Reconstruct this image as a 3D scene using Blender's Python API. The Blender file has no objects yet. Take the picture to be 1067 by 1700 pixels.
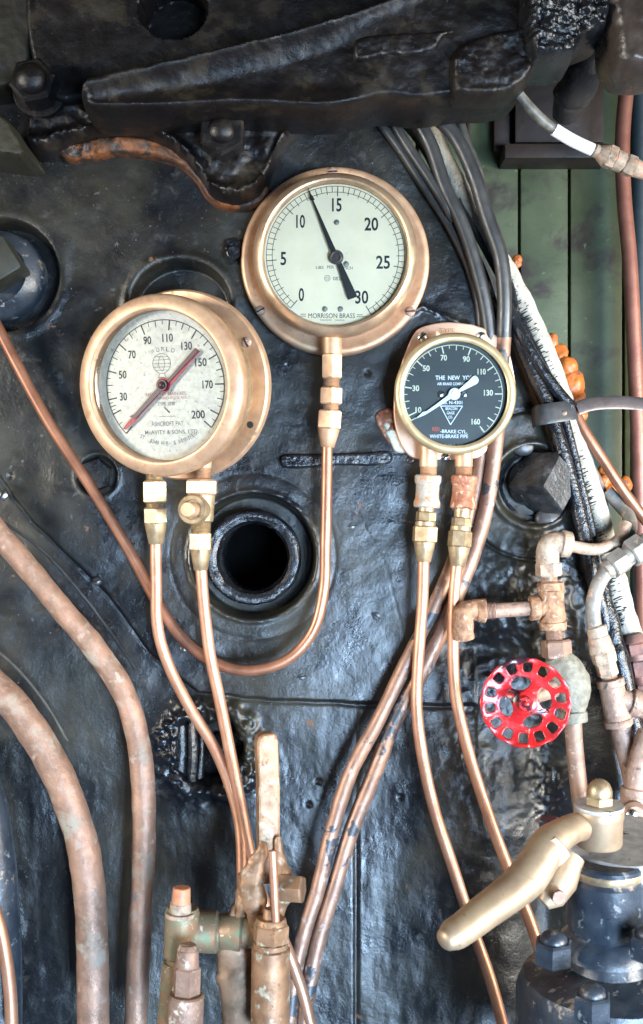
import bpy, bmesh, math, random
import numpy as np
from mathutils import Vector, Matrix, noise as mnoise

random.seed(7)
SC = bpy.context.scene
COL = SC.collection
S = 0.0007          # metres per photograph pixel on the plate's plane
D = 1.4             # camera distance from the plate
CX, CY = 533.5, 850.0

# ------------------------------------------------------------------ camera
cam_data = bpy.data.cameras.new("camera")
cam = bpy.data.objects.new("camera", cam_data); COL.objects.link(cam)
cam.location = (0, -D, 0); cam.rotation_euler = (math.pi/2, 0, 0)
cam_data.sensor_fit = 'VERTICAL'; cam_data.sensor_height = 36.0; cam_data.sensor_width = 36.0
cam_data.lens = 36.0 * D / (1700*S)
cam_data.clip_start = 0.01; cam_data.clip_end = 50
cam_data.dof.use_dof = True
cam_data.dof.focus_distance = D - 0.05
cam_data.dof.aperture_fstop = 9.0
SC.camera = cam

# ------------------------------------------------------------------ world + lamps
W = bpy.data.worlds.new("World"); SC.world = W; W.use_nodes = True
nt = W.node_tree; nt.nodes.clear()
wo = nt.nodes.new('ShaderNodeOutputWorld'); bg = nt.nodes.new('ShaderNodeBackground')
tc = nt.nodes.new('ShaderNodeTexCoord'); sx = nt.nodes.new('ShaderNodeSeparateXYZ')
mr = nt.nodes.new('ShaderNodeMapRange'); mr.inputs[1].default_value = -1; mr.inputs[2].default_value = 1
rp = nt.nodes.new('ShaderNodeValToRGB')
e = rp.color_ramp.elements
e[0].position = 0.0; e[0].color = (0.13, 0.24, 0.42, 1)
e[1].position = 1.0; e[1].color = (0.02, 0.018, 0.012, 1)
k = e.new(0.42); k.color = (0.06, 0.11, 0.19, 1)
k = e.new(0.60); k.color = (0.040, 0.037, 0.030, 1)
k = e.new(0.75); k.color = (0.03, 0.026, 0.018, 1)
nt.links.new(tc.outputs['Generated'], sx.inputs[0]); nt.links.new(sx.outputs[2], mr.inputs[0])
nt.links.new(mr.outputs[0], rp.inputs[0]); nt.links.new(rp.outputs[0], bg.inputs[0])
bg.inputs[1].default_value = 1.0
nt.links.new(bg.outputs[0], wo.inputs[0])

def area(name, loc, target, sx_, sy_, power, color):
    l = bpy.data.lights.new(name, 'AREA'); l.shape = 'RECTANGLE'; l.size = sx_; l.size_y = sy_
    l.energy = power; l.color = color
    o = bpy.data.objects.new(name, l); COL.objects.link(o)
    o.location = loc
    o.rotation_euler = (Vector(target)-Vector(loc)).to_track_quat('-Z', 'Y').to_euler()
    return o
area("doorway_light", (1.12, -2.6, -1.0), (0.22, 0, -0.56), 1.3, 1.5, 32, (0.50, 0.72, 1.0)).data.spread = math.radians(39)
area("cab_window_light", (1.7, -1.1, -0.15), (0.0, 0, 0.0), 1.0, 0.7, 15, (1.0, 0.96, 0.88)).data.spread = math.radians(52)
area("far_window_light", (-1.85, -1.1, 0.22), (-0.14, 0, 0.0), 0.5, 0.6, 11, (1.0, 0.95, 0.86)).data.spread = math.radians(66)

SC.view_settings.view_transform = 'Standard'
SC.view_settings.look = 'None'
SC.view_settings.exposure = -0.12
SC.view_settings.gamma = 1.0
SC.view_settings.use_curve_mapping = False
SC.render.resolution_x = 643; SC.render.resolution_y = 1024
SC.cycles.max_bounces = 6

# ------------------------------------------------------------------ helpers
def P(px, py, d=0.0):
    k = S*(D-d)/D
    return Vector(((px-CX)*k, -d, (CY-py)*k))
def R(r, d=0.0):
    return r*S*(D-d)/D

def hsh(ix, iy, seed):
    n = (ix*374761393 + iy*668265263 + seed*144665) & 0x7fffffff
    n = ((n ^ (n >> 13))*1274126177) & 0x7fffffff
    return ((n ^ (n >> 16)) & 0xffff)/65535.0
def vnoise(x, y, seed=0):
    ix = np.floor(x).astype(np.int64); iy = np.floor(y).astype(np.int64)
    fx = x-ix; fy = y-iy
    fx = fx*fx*fx*(fx*(fx*6-15)+10); fy = fy*fy*fy*(fy*(fy*6-15)+10)
    a = hsh(ix, iy, seed); b = hsh(ix+1, iy, seed); c = hsh(ix, iy+1, seed); d = hsh(ix+1, iy+1, seed)
    return (a*(1-fx)+b*fx)*(1-fy) + (c*(1-fx)+d*fx)*fy - 0.5
def fbm(x, y, scale, oct=4, seed=0):
    r = 0; a = 1; s = 1.0/scale
    for i in range(oct):
        r = r + a*vnoise(x*s+i*17.3, y*s-i*9.1, seed+i); a *= .5; s *= 2.03
    return r
def sstep(a, b, x):
    t = np.clip((x-a)/(b-a), 0, 1); return t*t*(3-2*t)

def crom(pts, n=10, closed=False):
    """Catmull-Rom through points (tuples of any length)."""
    P_ = [np.array(p, float) for p in pts]
    if closed: ext = [P_[-1]] + P_ + [P_[0], P_[1]]
    else: ext = [2*P_[0]-P_[1]] + P_ + [2*P_[-1]-P_[-2]]
    out = []
    for i in range(1, len(ext)-2):
        p0, p1, p2, p3 = ext[i-1:i+3]
        a = .5
        t01 = max(np.linalg.norm(p1-p0), 1e-6)**a; t12 = max(np.linalg.norm(p2-p1), 1e-6)**a; t23 = max(np.linalg.norm(p3-p2), 1e-6)**a
        m1 = (p2-p1 + t12*((p1-p0)/t01 - (p2-p0)/(t01+t12)))
        m2 = (p2-p1 + t12*((p3-p2)/t23 - (p3-p1)/(t12+t23)))
        for j in range(n):
            t = j/n
            out.append((2*t**3-3*t**2+1)*p1 + (t**3-2*t**2+t)*m1 + (-2*t**3+3*t**2)*p2 + (t**3-t**2)*m2)
    if not closed: out.append(P_[-1])
    return out

def frame(o, z, xh=(1, 0, 0)):
    z = Vector(z).normalized(); x = Vector(xh)
    if abs(z.dot(x.normalized())) > .95: x = Vector((0, 0, 1))
    y = z.cross(x).normalized(); x = y.cross(z).normalized()
    m = Matrix((x, y, z)).transposed().to_4x4(); m.translation = Vector(o)
    return m
def fcam(o):   # frame on the plate: local X right, Y up, Z towards the viewer
    m = Matrix(((1, 0, 0), (0, 0, -1), (0, 1, 0))).to_4x4(); m.translation = Vector(o); return m

def world_of(o):
    m = Matrix()
    while o is not None:
        m = o.matrix_basis @ m; o = o.parent
    return m

def tag(o, label=None, cat=None, group=None, kind=None):
    if label: o['label'] = label
    if cat: o['category'] = cat
    if group: o['group'] = group
    if kind: o['kind'] = kind
    return o
def thing(name, label, cat, loc=(0, 0, 0), group=None):
    o = bpy.data.objects.new(name, None); COL.objects.link(o)
    o.empty_display_size = .01; o.location = Vector(loc)
    return tag(o, label, cat, group)

class MB:
    def __init__(s): s.bm = bmesh.new()
    def ring(s, pts): return [s.bm.verts.new(p) for p in pts]
    def bridge(s, a, b, closed=True):
        n = len(a)
        for i in range(n if closed else n-1):
            j = (i+1) % n
            try: s.bm.faces.new((a[i], a[j], b[j], b[i]))
            except ValueError: pass
    def lathe(s, prof, m=Matrix(), seg=32, ph=0.0, close=False):
        rings = []
        for r, h in prof:
            if r < 1e-7: rings.append([s.bm.verts.new(m @ Vector((0, 0, h)))])
            else: rings.append(s.ring([m @ Vector((r*math.cos(ph+2*math.pi*i/seg), r*math.sin(ph+2*math.pi*i/seg), h)) for i in range(seg)]))
        if close: rings.append(rings[0])
        for a, b in zip(rings, rings[1:]):
            if len(a) == 1 and len(b) == 1: continue
            if len(a) == 1:
                for i in range(seg): s.bm.faces.new((a[0], b[(i+1) % seg], b[i]))
            elif len(b) == 1:
                for i in range(seg): s.bm.faces.new((a[i], a[(i+1) % seg], b[0]))
            else: s.bridge(a, b)
        return s
    def cyl(s, r, h, m, seg=32, c=None, r2=None, ph=0):
        r2 = r if r2 is None else r2
        c = min(r, r2, abs(h))*.12 if c is None else c
        return s.lathe([(0, 0), (r-c, 0), (r, c), (r2, h-c), (r2-c, h), (0, h)], m, seg, ph)
    def hexa(s, r, h, m, ph=0.0, n=6):
        c = r*.12
        return s.lathe([(0, 0), (r*.88, 0), (r, c), (r, h-c), (r*.88, h), (0, h)], m, n, ph)
    def sphere(s, r, c, sc=(1, 1, 1), m=None, u=20, v=12):
        m = Matrix.Translation(c) if m is None else m
        pr = []
        for i in range(v+1):
            a = -math.pi/2+math.pi*i/v
            pr.append((max(0, r*math.cos(a)) if 0 < i < v else 0, r*math.sin(a)))
        return s.lathe(pr, m @ Matrix.Diagonal((*sc, 1)), u)
    def torus(s, RR, r, m, seg=48, k=12):
        pr = [(RR+r*math.cos(2*math.pi*i/k), r*math.sin(2*math.pi*i/k)) for i in range(k)]
        return s.lathe(pr, m, seg, close=True)
    def box(s, m, sx, sy, sz, bev=0.0):
        b = bmesh.new(); bmesh.ops.create_cube(b, size=1.0)
        for v in b.verts: v.co = Vector((v.co.x*sx, v.co.y*sy, v.co.z*sz))
        if bev: bmesh.ops.bevel(b, geom=b.edges[:], offset=bev, segments=2, profile=.6, affect='EDGES')
        return s.add(b, m)
    def add(s, b, m=Matrix()):
        mp = {v: s.bm.verts.new(m @ v.co) for v in b.verts}
        for f in b.faces:
            try: s.bm.faces.new([mp[v] for v in f.verts])
            except ValueError: pass
        b.free(); return s
    def tube(s, pts, radii, seg=16, caps=True, flat=None, rnd=False):
        """pts world Vectors; radii a float or a list; flat = (a, b, up) gives an elliptic section."""
        n = len(pts); pts = [Vector(p) for p in pts]
        radii = [float(radii)]*n if not hasattr(radii, '__len__') else [float(q) for q in radii]
        T = [(pts[min(i+1, n-1)]-pts[max(i-1, 0)]).normalized() for i in range(n)]
        x = Vector((0, -1, 0)) if flat is None else Vector(flat[2])
        x = (x - x.dot(T[0])*T[0]).normalized()
        rings = []
        for i in range(n):
            x = (x - x.dot(T[i])*T[i]).normalized(); y = T[i].cross(x)
            a, b = (1, 1) if flat is None else flat[:2]
            rings.append(s.ring([pts[i] + radii[i]*(a*math.cos(2*math.pi*j/seg)*x + b*math.sin(2*math.pi*j/seg)*y) for j in range(seg)]))
        for a, b in zip(rings, rings[1:]): s.bridge(a, b)
        if caps:
            s.bm.faces.new(rings[0][::-1]); s.bm.faces.new(rings[-1])
        return s
    def poly(s, pts, m, h, bev=0.0):
        """extruded polygon (2D pts) along local z from 0 to h, bevelled front."""
        b = bmesh.new(); vs = [b.verts.new((p[0], p[1], 0)) for p in pts]
        f = b.faces.new(vs)
        if f.normal.z < 0: f.normal_flip()
        b.normal_update()
        r = bmesh.ops.extrude_face_region(b, geom=[f])
        vv = [g for g in r['geom'] if isinstance(g, bmesh.types.BMVert)]
        for v in vv: v.co.z = h
        if bev:
            vset = set(vv)
            ed = [e_ for e_ in b.edges if e_.verts[0] in vset and e_.verts[1] in vset]
            bmesh.ops.bevel(b, geom=ed, offset=bev, segments=3, profile=.5, affect='EDGES')
        bmesh.ops.triangulate(b, faces=[f_ for f_ in b.faces if len(f_.verts) > 4])
        return s.add(b, m)
    def lump(s, amp, scale):
        s.bm.normal_update()
        for v in s.bm.verts: v.co = v.co + v.normal*amp*mnoise.fractal(v.co/scale, 1.0, 2.0, 3)
        return s
    def build(s, name, mat, parent=None, local=False, sharp=38, label=None):
        bmesh.ops.recalc_face_normals(s.bm, faces=s.bm.faces[:])
        if parent is None:
            cs = [v.co for v in s.bm.verts]; lo = Vector([min(c[i] for c in cs) for i in range(3)]); hi = Vector([max(c[i] for c in cs) for i in range(3)])
            org = (lo+hi)/2; bmesh.ops.translate(s.bm, verts=s.bm.verts[:], vec=-org)
        elif not local: bmesh.ops.transform(s.bm, matrix=world_of(parent).inverted(), verts=s.bm.verts[:])
        a = math.radians(sharp)
        for f in s.bm.faces: f.smooth = True
        for e_ in s.bm.edges:
            if len(e_.link_faces) == 2 and e_.calc_face_angle(0) > a: e_.smooth = False
        me = bpy.data.meshes.new(name); s.bm.to_mesh(me); s.bm.free()
        me.materials.append(mat)
        o = bpy.data.objects.new(name, me); COL.objects.link(o)
        if parent is None: o.location = org
        else: o.parent = parent
        if label: o['label'] = label
        return o

def px_stack(mb, A, B, segs, ph=0.0, seg=28):
    """A, B = (px, py, d) on the axis; segs = (kind, c0, c1, r0[, r1]) with c along the longer pixel direction and r in pixels."""
    ax = 1 if abs(B[1]-A[1]) >= abs(B[0]-A[0]) else 0
    a, b = P(*A), P(*B); L = (b-a); dm = (A[2]+B[2])/2
    z = L.normalized(); ln = L.length
    for sg in segs:
        kd, c0, c1, r0 = sg[:4]; r1 = sg[4] if len(sg) > 4 else r0
        t0 = (c0-A[ax])/(B[ax]-A[ax]); t1 = (c1-A[ax])/(B[ax]-A[ax])
        o = a+L*t0; h = ln*(t1-t0); m = frame(o, z)
        r0w, r1w = R(r0, dm), R(r1, dm)
        if kd == 'h': mb.hexa(r0w, h, m, ph)
        elif kd == 't':
            n = max(3, int(round(h/0.0016))); pr = [(0, 0)]
            for i in range(n): pr += [(r0w*.9, h*i/n), (r0w, h*(i+.5)/n)]
            mb.lathe(pr+[(r0w*.9, h), (0, h)], m, seg)
        elif kd == 'b':   # banded reducer
            w = h
            mb.lathe([(0, 0), (r0w*.9, 0), (r0w, .04*w), (r0w, .2*w), (r0w*.95, .25*w), (r1w, .3*w), (r1w*.98, .5*w), (r1w, .7*w), (r0w*.95, .76*w), (r0w, .82*w), (r0w, .96*w), (r0w*.9, w), (0, w)], m, seg)
        else: mb.cyl(r0w, h, m, seg, r2=r1w, c=min(r0w, r1w, h)*.1)
    return mb

def pipe(pts, r, n=12, seg=16, mb=None):
    """smooth tube through photo points (px, py, d); r in photo pixels."""
    mb = mb or MB()
    W3 = [P(*p) for p in pts]
    c = [Vector(q) for q in crom([tuple(w) for w in W3], n)]
    dm = sum(p[2] for p in pts)/len(pts)
    return mb.tube(c, R(r, dm), seg)

def relief(name, outline, d0, d1, mat, rr=10, step=3.0, noise=(0.0008, 25), hf=None, parent=None, smooth=True, seed=3):
    """A cast slab: outline in photo pixels measured at depth d1, straight sides back to depth d0, rounded and lumpy front."""
    pl = np.array(crom(outline, 6, True)) if smooth else np.array(outline, float)
    x0, y0 = pl.min(0)-step; x1, y1 = pl.max(0)+step
    xs = np.arange(x0, x1+step, step); ys = np.arange(y0, y1+step, step)
    X, Y = np.meshgrid(xs, ys); sh = X.shape; X = X.ravel(); Y = Y.ravel()
    best = np.full(X.shape, 1e9); bx = X.copy(); by = Y.copy(); ins = np.zeros(X.shape, bool)
    n = len(pl)
    for i in range(n):
        ax, ay = pl[i]; cx, cy = pl[(i+1) % n]
        dx, dy = cx-ax, cy-ay; L2 = dx*dx+dy*dy+1e-9
        t = np.clip(((X-ax)*dx+(Y-ay)*dy)/L2, 0, 1); qx = ax+t*dx; qy = ay+t*dy
        q = (X-qx)**2+(Y-qy)**2; m = q < best
        best[m] = q[m]; bx[m] = qx[m]; by[m] = qy[m]
        if abs(dy) > 1e-9:
            c = ((ay > Y) != (cy > Y)) & (X < dx*(Y-ay)/dy+ax)
            ins ^= c
    dist = np.sqrt(best)
    q = np.clip(dist/rr, 0, 1)
    Z = d0+(d1-d0)*(0.35+0.65*np.sqrt(1-(1-q)**2)) + np.where(ins, fbm(X, Y, noise[1], 4, seed)*noise[0]*2, 0)
    if hf is not None: Z = Z+hf(X, Y)
    insg = ins.reshape(sh)
    out = ~ins
    X = np.where(out, bx, X); Y = np.where(out, by, Y)
    Z = np.where(out, d0+(d1-d0)*.35, Z)
    cell = insg[:-1, :-1] | insg[1:, :-1] | insg[:-1, 1:] | insg[1:, 1:]
    idx = np.arange(len(X)).reshape(sh)
    used = np.zeros(len(X), bool)
    jj, ii = np.nonzero(cell)
    q4 = np.stack([idx[jj, ii], idx[jj+1, ii], idx[jj+1, ii+1], idx[jj, ii+1]], 1)
    used[q4.ravel()] = True
    remap = -np.ones(len(X), int); remap[used] = np.arange(used.sum())
    k1 = S*(D-d1)/D
    V = np.stack([(X-CX)*k1, -Z, (CY-Y)*k1], 1)[used]
    F = remap[q4]
    # side skirt: outer border edges go straight back
    ed = {}
    for f in F:
        for a, b in ((f[0], f[1]), (f[1], f[2]), (f[2], f[3]), (f[3], f[0])):
            kk = (min(a, b), max(a, b)); ed[kk] = ed.get(kk, 0)+1
    bd = [kk for kk, c in ed.items() if c == 1]
    V = V.tolist(); F = F.tolist(); back = {}
    for a, b in bd:
        for v in (a, b):
            if v not in back:
                back[v] = len(V); V.append([V[v][0], -d0, V[v][2]])
        F.append([a, b, back[b], back[a]])
    mb = MB()
    vs = [mb.bm.verts.new(v) for v in V]
    for f in F:
        if len(set(f)) == 4:
            try: mb.bm.faces.new([vs[i] for i in f])
            except ValueError: pass
    bmesh.ops.remove_doubles(mb.bm, verts=mb.bm.verts[:], dist=0.00004)
    return mb.build(name, mat, parent, sharp=60)

# ------------------------------------------------------------------ materials
_m = {}
def mat(name, c1, c2=None, scale=60, metallic=0.0, rough=.5, rough2=None, bumps=((250, .3, .0006),), spots=(), coat=0.0, spec=None, lo=.38, hi=.62):
    if name in _m: return _m[name]
    m = bpy.data.materials.new(name); m.use_nodes = True; _m[name] = m
    t = m.node_tree; N = t.nodes; L = t.links
    b = N['Principled BSDF']
    co = N.new('ShaderNodeTexCoord').outputs['Object']
    def nz(sc, det=6, rg=.6, dist=0.0):
        n = N.new('ShaderNodeTexNoise'); n.inputs['Scale'].default_value = sc; n.inputs['Detail'].default_value = det
        n.inputs['Roughness'].default_value = rg; n.inputs['Distortion'].default_value = dist
        L.new(co, n.inputs['Vector']); return n.outputs['Fac']
    def mr_(src, a, bb, c=0., d=1.):
        r = N.new('ShaderNodeMapRange'); r.inputs[1].default_value = a; r.inputs[2].default_value = bb
        r.inputs[3].default_value = c; r.inputs[4].default_value = d; L.new(src, r.inputs[0]); return r.outputs[0]
    def mixc(f, a, bb):
        x = N.new('ShaderNodeMix'); x.data_type = 'RGBA'; L.new(f, x.inputs[0])
        for s_, v in ((6, a), (7, bb)):
            if isinstance(v, tuple): x.inputs[s_].default_value = (*v, 1)
            else: L.new(v, x.inputs[s_])
        return x.outputs[2]
    def mixf(f, a, bb):
        x = N.new('ShaderNodeMix'); x.data_type = 'FLOAT'; L.new(f, x.inputs[0])
        for s_, v in ((2, a), (3, bb)):
            if isinstance(v, (int, float)): x.inputs[s_].default_value = v
            else: L.new(v, x.inputs[s_])
        return x.outputs[0]
    c2 = c2 or tuple(x*.7 for x in c1)
    f0 = mr_(nz(scale), lo, hi)
    col = mixc(f0, c1, c2)
    rg = mr_(nz(scale*2.3), .3, .7, rough, rough2 if rough2 is not None else rough*1.25)
    me_ = metallic
    for sp in spots:
        sc, th, cc, mm, rr_ = sp[:5]; wd = sp[5] if len(sp) > 5 else .03
        f = mr_(nz(sc, 5, .65, .3), th, th+wd)
        col = mixc(f, col, cc); rg = mixf(f, rg, rr_); me_ = mixf(f, me_, mm)
    L.new(col, b.inputs['Base Color'])
    L.new(rg, b.inputs['Roughness'])
    if isinstance(me_, (int, float)): b.inputs['Metallic'].default_value = me_
    else: L.new(me_, b.inputs['Metallic'])
    if coat: b.inputs['Coat Weight'].default_value = coat; b.inputs['Coat Roughness'].default_value = .15
    if spec is not None: b.inputs['Specular IOR Level'].default_value = spec
    prev = None
    for sc, st, ds in bumps:
        bp = N.new('ShaderNodeBump'); bp.inputs['Strength'].default_value = st; bp.inputs['Distance'].default_value = ds
        L.new(nz(sc, 5, .6), bp.inputs['Height'])
        if prev is not None: L.new(prev, bp.inputs['Normal'])
        prev = bp.outputs[0]
    if prev is not None: L.new(prev, b.inputs['Normal'])
    return m

RUST = (.22, .07, .025); ORUST = (.55, .20, .05)
M_wall = mat('black_plate_paint', (.0035, .004, .0055), (.0095, .0095, .0105), 14, 0, .20, .36,
             bumps=((22, .22, .004), (110, .22, .0016), (330, .45, .0008), (800, .4, .0004)),
             spots=((7, .42, (.018, .0155, .0080), 0, .50, .26), (45, .58, (.024, .023, .020), 0, .5, .14), (380, .672, (.15, .17, .19), 0, .5, .03), (60, .66, (.055, .058, .06), 0, .45, .05), (34, .675, (.10, .045, .02), 0, .7, .04)), lo=.35, hi=.65, spec=.5)
M_cast = mat('shaded_black_cast_iron', (.0030, .0024, .0028), (.0068, .0050, .0044), 22, 0, .30, .50,  # black iron, darkened further to stand in for the shade along the top
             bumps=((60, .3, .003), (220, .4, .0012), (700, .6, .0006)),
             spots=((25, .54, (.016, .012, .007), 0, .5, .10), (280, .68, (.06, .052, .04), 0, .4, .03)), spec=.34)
M_gloss = mat('glossy_black_paint', (.005, .0055, .007), (.014, .015, .017), 30, 0, .12, .28,
              bumps=((70, .6, .003), (240, .7, .0014)), spots=((120, .64, (.08, .055, .035), 0, .5, .04),))
M_rubber = mat('black_cable_sheath', (.018, .019, .020), (.034, .034, .033), 40, 0, .33, .5, bumps=((300, .3, .0005), (60, .3, .001)),
               spots=((90, .66, (.09, .085, .075), 0, .6, .06),))
M_grey_cable = mat('dusty_cable_sheath', (.030, .029, .024), (.06, .055, .045), 40, 0, .5, .65, bumps=((300, .3, .0005), (60, .3, .001)))
M_brass = mat('aged_brass', (.50, .32, .195), (.36, .215, .13), 38, .55, .42, .55, bumps=((400, .2, .0004), (60, .15, .001)), spots=((50, .58, (.30, .17, .095), .5, .55, .12), (300, .68, (.24, .13, .07), .3, .6, .05)))
M_brass2 = mat('pale_brass', (.42, .31, .175), (.27, .185, .11), 110, .65, .34, .5, bumps=((400, .15, .0003),), spots=((130, .57, (.28, .21, .14), .5, .5, .08), (90, .62, (.50, .30, .18), .6, .45, .1)))
M_bezel = mat('satin_bezel_metal', (.56, .40, .26), (.38, .25, .16), 30, .75, .30, .45, bumps=((500, .1, .0003),), spots=((35, .62, (.55, .38, .24), .8, .4, .15),))
M_bezel_olive = mat('olive_bezel_metal', (.44, .34, .19), (.33, .25, .14), 40, .55, .34, .45, bumps=((500, .1, .0003),))
M_copper = mat('copper_tube', (.47, .245, .15), (.35, .165, .10), 22, .62, .38, .5, bumps=((300, .2, .0004),), spots=((45, .58, (.40, .22, .15), .5, .5, .12), (300, .67, (.22, .13, .09), .3, .6, .04)))
M_copper_dk = mat('brown_copper_tube', (.34, .155, .09), (.20, .085, .05), 18, .62, .34, .46, bumps=((300, .12, .0003),), spots=((50, .66, (.25, .11, .06), .6, .5, .1),))
M_copper_old = mat('weathered_copper_pipe', (.32, .185, .125), (.20, .118, .08), 30, .45, .46, .62, bumps=((110, .6, .0016), (400, .5, .0006)),
                   spots=((26, .54, (.25, .205, .155), .1, .7, .10), (45, .63, (.14, .12, .11), .1, .6, .05), (150, .60, (.30, .17, .12), .3, .7, .06), (70, .60, (.30, .22, .17), .2, .7, .06)))
M_copper_blk = mat('copper_pipe_with_flaking_black_paint', (.32, .18, .12), (.21, .125, .09), 35, .6, .42, .6, bumps=((120, .35, .001), (500, .3, .0004)),
                   spots=((24, .585, (.035, .037, .042), .0, .45, .015), (110, .60, (.30, .17, .12), .3, .7, .06), (60, .60, (.38, .29, .24), .2, .7, .08)))
M_rust = mat('rusty_fitting', (.34, .19, .105), (.17, .08, .045), 110, .3, .6, .75, bumps=((260, .7, .0012), (700, .5, .0005)), spots=((150, .57, (.44, .33, .23), .1, .8, .08), (90, .63, (.09, .07, .06), .1, .7, .05)))
M_redrust = mat('red_rust_fitting', (.22, .065, .033), (.34, .15, .08), 160, .25, .55, .7, bumps=((260, .8, .0014),), spots=((170, .57, (.46, .30, .19), .2, .6, .06),))
M_whiterust = mat('whitewashed_rusty_fitting', (.36, .33, .27), (.26, .21, .165), 150, .1, .6, .75, bumps=((260, .7, .0012),), spots=((120, .53, (.42, .18, .09), .2, .7, .06), (90, .60, (.30, .27, .24), .1, .7, .06)))
M_tan = mat('tan_painted_fitting', (.36, .29, .215), (.22, .15, .105), 120, .15, .6, .75, bumps=((260, .6, .0012),), spots=((110, .55, (.44, .25, .17), .2, .7, .07), (170, .63, (.10, .09, .08), .1, .6, .05)))
M_greypipe = mat('grey_painted_pipe', (.22, .20, .17), (.14, .125, .11), 70, .1, .5, .7, bumps=((260, .5, .001),), spots=((90, .56, (.44, .29, .20), .2, .7, .08), (150, .63, (.10, .09, .08), .1, .6, .05)))
M_brownfit = mat('brown_iron_fitting', (.24, .15, .11), (.34, .22, .16), 90, .3, .5, .7, bumps=((240, .7, .0013),), spots=((110, .57, (.08, .06, .05), .1, .6, .08), (160, .62, (.46, .36, .28), .1, .7, .06)))
M_pink = mat('pink_brown_pipe', (.27, .165, .115), (.18, .11, .08), 60, .4, .5, .65, bumps=((260, .4, .0008),), spots=((120, .58, (.24, .15, .11), .2, .7, .07), (70, .58, (.50, .42, .34), .1, .7, .1)))
M_red = mat('red_enamel', (.43, .013, .014), (.28, .009, .011), 40, 0, .22, .35, bumps=((90, .35, .0014), (380, .3, .0005)), spots=((22, .54, (.035, .006, .010), 0, .25, .03), (60, .645, (.34, .28, .22), 0, .6, .02)), coat=.25)
M_white_lag = mat('whitewashed_lagging', (.42, .39, .32), (.28, .255, .21), 60, 0, .8, .95, bumps=((120, .8, .003), (420, .7, .001)), spots=((170, .60, (.20, .18, .15), 0, .9, .05),))
M_black_tar = mat('black_tar_cloth', (.012, .012, .013), (.03, .03, .03), 60, 0, .5, .7)
M_green = mat('green_board_paint', (.040, .054, .020), (.085, .100, .050), 7, 0, .40, .6, bumps=((50, .4, .002), (300, .4, .0006)),
              spots=((9, .53, (.032, .022, .015), 0, .6, .10), (110, .66, (.12, .20, .10), 0, .5, .04)))
M_greygreen = mat('grey_green_board_paint', (.13, .17, .14), (.10, .13, .11), 12, 0, .45, .6, bumps=((50, .4, .002), (300, .4, .0006)), spots=((14, .64, (.06, .055, .045), 0, .6, .08),))
M_brownwood = mat('dark_brown_boards', (.016, .009, .006), (.028, .015, .010), 20, 0, .5, .7, bumps=((60, .5, .002),), spots=((60, .66, (.03, .06, .03), 0, .6, .05),))
M_orange = mat('orange_sealant', (.46, .13, .018), (.30, .075, .015), 70, 0, .4, .55, bumps=((130, .5, .002),), spots=((110, .60, (.10, .06, .05), 0, .6, .06),))
M_orange_dk = mat('orange_rust_gasket', (.17, .055, .014), (.035, .016, .008), 50, 0, .5, .65, bumps=((130, .8, .003),), spots=((38, .53, (.03, .02, .015), 0, .5, .05),))
M_dial_cream = mat('cream_dial_enamel', (.90, .74, .50), (.85, .69, .46), 30, 0, .55, .6, bumps=(), spots=((28, .60, (.74, .68, .54), 0, .6, .2), (200, .70, (.50, .38, .22), 0, .6, .03)))
M_dial_grey = mat('pitted_silver_dial', (.82, .79, .67), (.66, .62, .52), 160, 0, .5, .6, bumps=((420, .15, .0003),), spots=((16, .54, (.60, .57, .53), 0, .6, .2), (200, .60, (.40, .36, .35), 0, .6, .08)))
M_dial_black = mat('black_dial_enamel', (.040, .044, .042), (.055, .055, .048), 30, 0, .35, .4, bumps=())
M_ink = mat('black_ink', (.012, .012, .014), bumps=(), rough=.5)
M_ink_worn = mat('worn_black_ink', (.02, .02, .024), (.09, .09, .09), 260, rough=.6, bumps=())
M_ink_faint = mat('faded_ink', (.10, .095, .095), (.30, .28, .27), 300, rough=.6, bumps=())
M_ink_red = mat('faded_red_ink', (.42, .14, .13), (.50, .36, .33), 300, rough=.6, bumps=())
M_cream_ink = mat('cream_dial_paint', (.78, .74, .54), (.70, .66, .46), 200, rough=.5, bumps=())
M_white = mat('white_needle_paint', (.86, .85, .80), (.82, .81, .76), rough=.35, bumps=())
M_needle_red = mat('red_needle_paint', (.55, .02, .04), (.35, .012, .03), 120, rough=.35, bumps=())
M_black = mat('black_needle_paint', (.015, .014, .013), rough=.4, bumps=())
M_steel = mat('bright_steel', (.62, .63, .64), (.45, .46, .48), 200, 1.0, .22, .4, bumps=((400, .2, .0003),))
M_slot = mat('dark_slot', (.01, .008, .007), rough=.7, bumps=())
M_tape = mat('white_tape', (.80, .80, .80), (.74, .74, .75), 60, 0, .45, .55, bumps=((120, .3, .0008),))
M_strap = mat('dark_strap', (.03, .031, .033), (.05, .05, .052), 60, .2, .4, .55, bumps=((200, .3, .0006),))
M_steelband = mat('dull_brown_band', (.10, .085, .085), (.07, .058, .058), 60, .6, .38, .5)
M_hole_dark = mat('hole_dark', (.003, .003, .003), rough=1., bumps=(), spec=0.0)  # flat black painted for the shade deep inside the wash-out hole
M_cockgreen = mat('verdigris_bronze', (.20, .18, .11), (.28, .16, .09), 45, .5, .42, .6, bumps=((120, .4, .0012),), spots=((50, .54, (.16, .20, .12), .3, .5, .10), (150, .62, (.6, .45, .35), .4, .5, .05)))
M_lever = mat('rusty_bronze_lever', (.31, .17, .09), (.18, .095, .05), 45, .45, .42, .6, bumps=((120, .4, .001), (500, .3, .0004)), spots=((70, .58, (.32, .30, .22), .3, .6, .07), (150, .60, (.18, .09, .05), .3, .7, .05)))
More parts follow.
